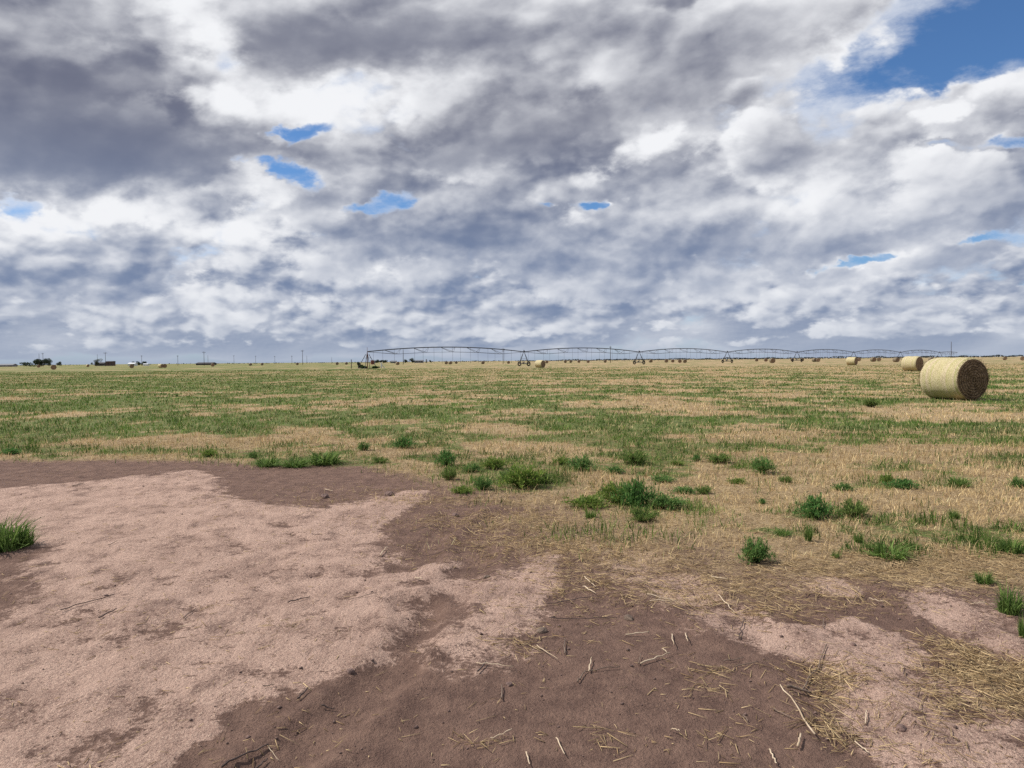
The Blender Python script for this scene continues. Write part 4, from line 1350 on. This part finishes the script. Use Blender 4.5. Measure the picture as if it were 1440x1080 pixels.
STICKS = [
    (85, 862, 161, 840, .007, 'dark', 'long dark twig lying on the pale soil at left', 'twig'),
    (139, 873, 164, 859, .009, 'dark', 'short dark twig just below the long twig at left', 'twig'),
    (312, 1082, 377, 1047, .009, 'dark', 'thick dark twig at the bottom edge left of centre', 'twig'),
    (354, 1080, 376, 1061, .008, 'dark', 'short dark twig beside the thick one at the bottom edge', 'twig'),
    (377, 1047, 392, 1062, .003, 'pale', 'fine pale stem ending at the thick bottom edge twig'),
    (419, 986, 433, 971, .010, 'dark', 'stubby dark twig at the edge of the pale soil above the bottom twigs', 'twig'),
    (452, 992, 471, 991, .007, 'dark', 'small flat dark twig right of the stubby one', 'twig'),
    (370, 971, 386, 969, .006, 'brown', 'small brown splinter left of the stubby dark twig'),
    (576, 747, 608, 741, .008, 'brown', 'brown stalk lying on the dark patch left of centre'),
    (535, 783, 545, 771, .010, 'pale', 'short thick pale stalk at the left rim of the dark patch'),
    (590, 780, 650, 772, .004, 'dark', 'thin dark stem across the dark patch in the middle'),
    (565, 770, 568, 772, .009, 'pale', 'tiny pale chip on the dark patch rim'),
    (584, 816, 594, 818, .009, 'pale', 'bright pale chip on pale soil below the dark patch'),
    (102, 685, 118, 681, .012, 'brown', 'short stalk far back on the left soil'),
    (457, 690, 468, 694, .011, 'pale', 'pale stalk on the dark strip near the straw edge'),
    (250, 881, 270, 883, .005, 'pale', 'pale short stalk on the pale soil left of centre'),
    (152, 772, 165, 766, .007, 'brown', 'short brown stem on the upper pale soil at left'),
    (405, 851, 436, 843, .008, 'dark', 'flat dark twig in the middle of the pale soil', 'twig'),
    (490, 848, 535, 838, .004, 'brown', 'thin brown stem near the right rim of the pale soil'),
    (258, 871, 275, 855, .006, 'dark', 'dark broken twig in a little debris heap on the pale soil', 'twig'),
    (672, 947, 683, 935, .009, 'dark', 'dark short twig under the pale tongue of soil', 'twig'),
    (705, 987, 706, 965, .008, 'brown', 'brown stalk pointing up the picture below the pale tongue'),
    (670, 935, 722, 942, .005, 'pale', 'long pale straw across the tip of the pale tongue'),
    (690, 1040, 720, 1035, .005, 'pale', 'pale straw lying flat in the lower middle'),
    (794, 921, 794, 900, .008, 'brown', 'brown stalk standing out right of the pale tongue'),
    (755, 910, 785, 933, .005, 'pale', 'slanting pale straw between the tongue and the forked stalks'),
    (901, 935, 942, 921, .009, 'pale', 'thick straight stalk on the dark soil right of centre'),
    (812, 962, 823, 947, .008, 'brown', 'lower left piece of the zigzag stalks'),
    (828, 948, 832, 929, .008, 'pale', 'upright piece of the zigzag stalks'),
    (824, 947, 872, 940, .006, 'brown', 'long right arm of the zigzag stalks'),
    (945, 891, 947, 910, .007, 'pale', 'short upright straw, left of two above the straight stalk'),
    (964, 892, 967, 905, .007, 'pale', 'short upright straw, right of two above the straight stalk'),
    (931, 912, 938, 918, .006, 'pale', 'tiny pale straw by the end of the straight stalk'),
    (898, 935, 901, 922, .006, 'brown', 'small stub at the left end of the straight stalk'),
    (1146, 1037, 1097, 967, .008, 'pale', 'longest pale reed slanting across the lower right soil', 'reed'),
    (1129, 966, 1162, 913, .009, 'brown', 'long bent brown stem above the pale reed'),
    (1107, 971, 1141, 971, .016, 'brown', 'grey brown strip of bark beside the reed top', 'bark_strip'),
    (1040, 897, 1046, 866, .006, 'dark', 'dark thin stem on the pale track'),
    (1157, 884, 1158, 870, .006, 'brown', 'short stem on the pale track right of the dark thin stem'),
    (772, 870, 872, 867, .005, 'dark', 'long thin dark stem at the top of the dark soil', 'twig'),
    (770, 850, 835, 838, .006, 'dark', 'dark stem slanting above the long thin one', 'twig'),
    (1010, 836, 1033, 859, .007, 'pale', 'pale straw slanting at the straw edge'),
    (1000, 812, 1022, 817, .007, 'pale', 'pale straw lying flat above the slanting straw'),
    (1082, 1057, 1092, 1080, .007, 'pale', 'pale straw at the bottom edge right of centre'),
    (1122, 1056, 1126, 1040, .011, 'pale', 'stubby thick pale piece right below the reed'),
    (1087, 997, 1112, 1013, .006, 'brown', 'brown stalk left of the lower half of the reed'),
    (1202, 1040, 1222, 1058, .006, 'pale', 'pale straw below the straw drift at lower right'),
    (1217, 1014, 1218, 998, .006, 'pale', 'short upright straw left of the brown clod'),
    (944, 1028, 956, 1036, .006, 'pale', 'small pale straw in the lower middle right'),
    (1045, 1007, 1052, 1015, .006, 'brown', 'small brown straw left of the reed'),
    (782, 1040, 794, 1066, .006, 'pale', 'pale straw left of the bottom straw wad'),
    (740, 1062, 745, 1080, .006, 'pale', 'short straw at the bottom edge in the middle'),
    (910, 841, 952, 845, .008, 'pale', 'bright pale stalk, upper of a little bundle'),
    (912, 848, 946, 851, .007, 'pale', 'bright pale stalk, lower of a little bundle'),
    (820, 825, 838, 836, .009, 'pale', 'bleached stalk in the litter at the top of the dark soil'),
    (822, 812, 838, 827, .008, 'pale', 'bleached stalk just above another in the litter'),
    (852, 805, 896, 803, .006, 'brown', 'brown stem in the litter near the straw edge'),
    (880, 893, 913, 891, .007, 'pale', 'pale stalk lying flat below the flat brown clod'),
    (1018, 930, 1046, 927, .006, 'brown', 'flat brown stem right of the straight stalk, upper of two'),
    (1035, 938, 1066, 934, .006, 'brown', 'flat brown stem right of the straight stalk, lower of two'),
    (1222, 842, 1243, 847, .007, 'pale', 'pale straw between the two pale tracks'),
    (1365, 851, 1386, 851, .006, 'pale', 'pale straw on the right hand track'),
]
for s_ in STICKS:
    stick(*s_[:7], name=s_[7] if len(s_) > 7 else 'straw_stalk', cat=(s_[7].replace('_', ' ') if len(s_) > 7 else 'stalk'),
          lift=.0 if s_[5] != 'pale' else random.uniform(0, .02))

def clump(px, py, size, tone, label, name='clod', cat='clod'):
    x, y = ground_pt(px, py)
    bm = bmesh.new(); bmesh.ops.create_icosphere(bm, subdivisions=3, radius=1.0)
    s = random.randint(0, 999)
    for v in bm.verts:
        p = v.co.normalized()
        k = .72 + .55 * float(fbm(np.array([p.x * 2.2 + s]), np.array([p.y * 2.2 + p.z * 1.7]), s, 4)[0])
        v.co = Vector((p.x * size * k * 1.2, p.y * size * k * .9, max(-.3, p.z) * size * k * .75))
    me = bpy.data.meshes.new(name); bm.to_mesh(me); bm.free()
    me.materials.append(M_CLOD if tone == 'soil' else M_STICKS[tone])
    o = link(name, me); o.location = (x, y, sz(x, y) + size * .1); o.rotation_euler = (0, 0, random.uniform(0, 6))
    tag(o, label, cat, 'clods on the soil')
for c in [
    (884, 868, .030, 'brown', 'brown flat clod at the top of the dark soil right of the long stem'),
    (762, 888, .030, 'brown', 'brown clod at the right tip of the pale tongue'),
    (1268, 1026, .024, 'soil', 'brown clod on the pale track at lower right'),
    (716, 962, .018, 'soil', 'small brown clod below the pale tongue'),
    (685, 812, .025, 'brown', 'brown debris lump on the pale soil above the tongue'),
    (1200, 907, .016, 'soil', 'small dark clod on the pale track'),
    (493, 949, .020, 'soil', 'dark small clod at the lower rim of the pale soil'),
    (640, 724, .035, 'soil', 'dark clod on the dark patch near the straw edge'),
    (548, 697, .06, 'soil', 'dark low lump at the straw edge left of centre'),
    (457, 700, .05, 'soil', 'dark lump on the dark strip near the pale stalk'),
]: clump(*c)
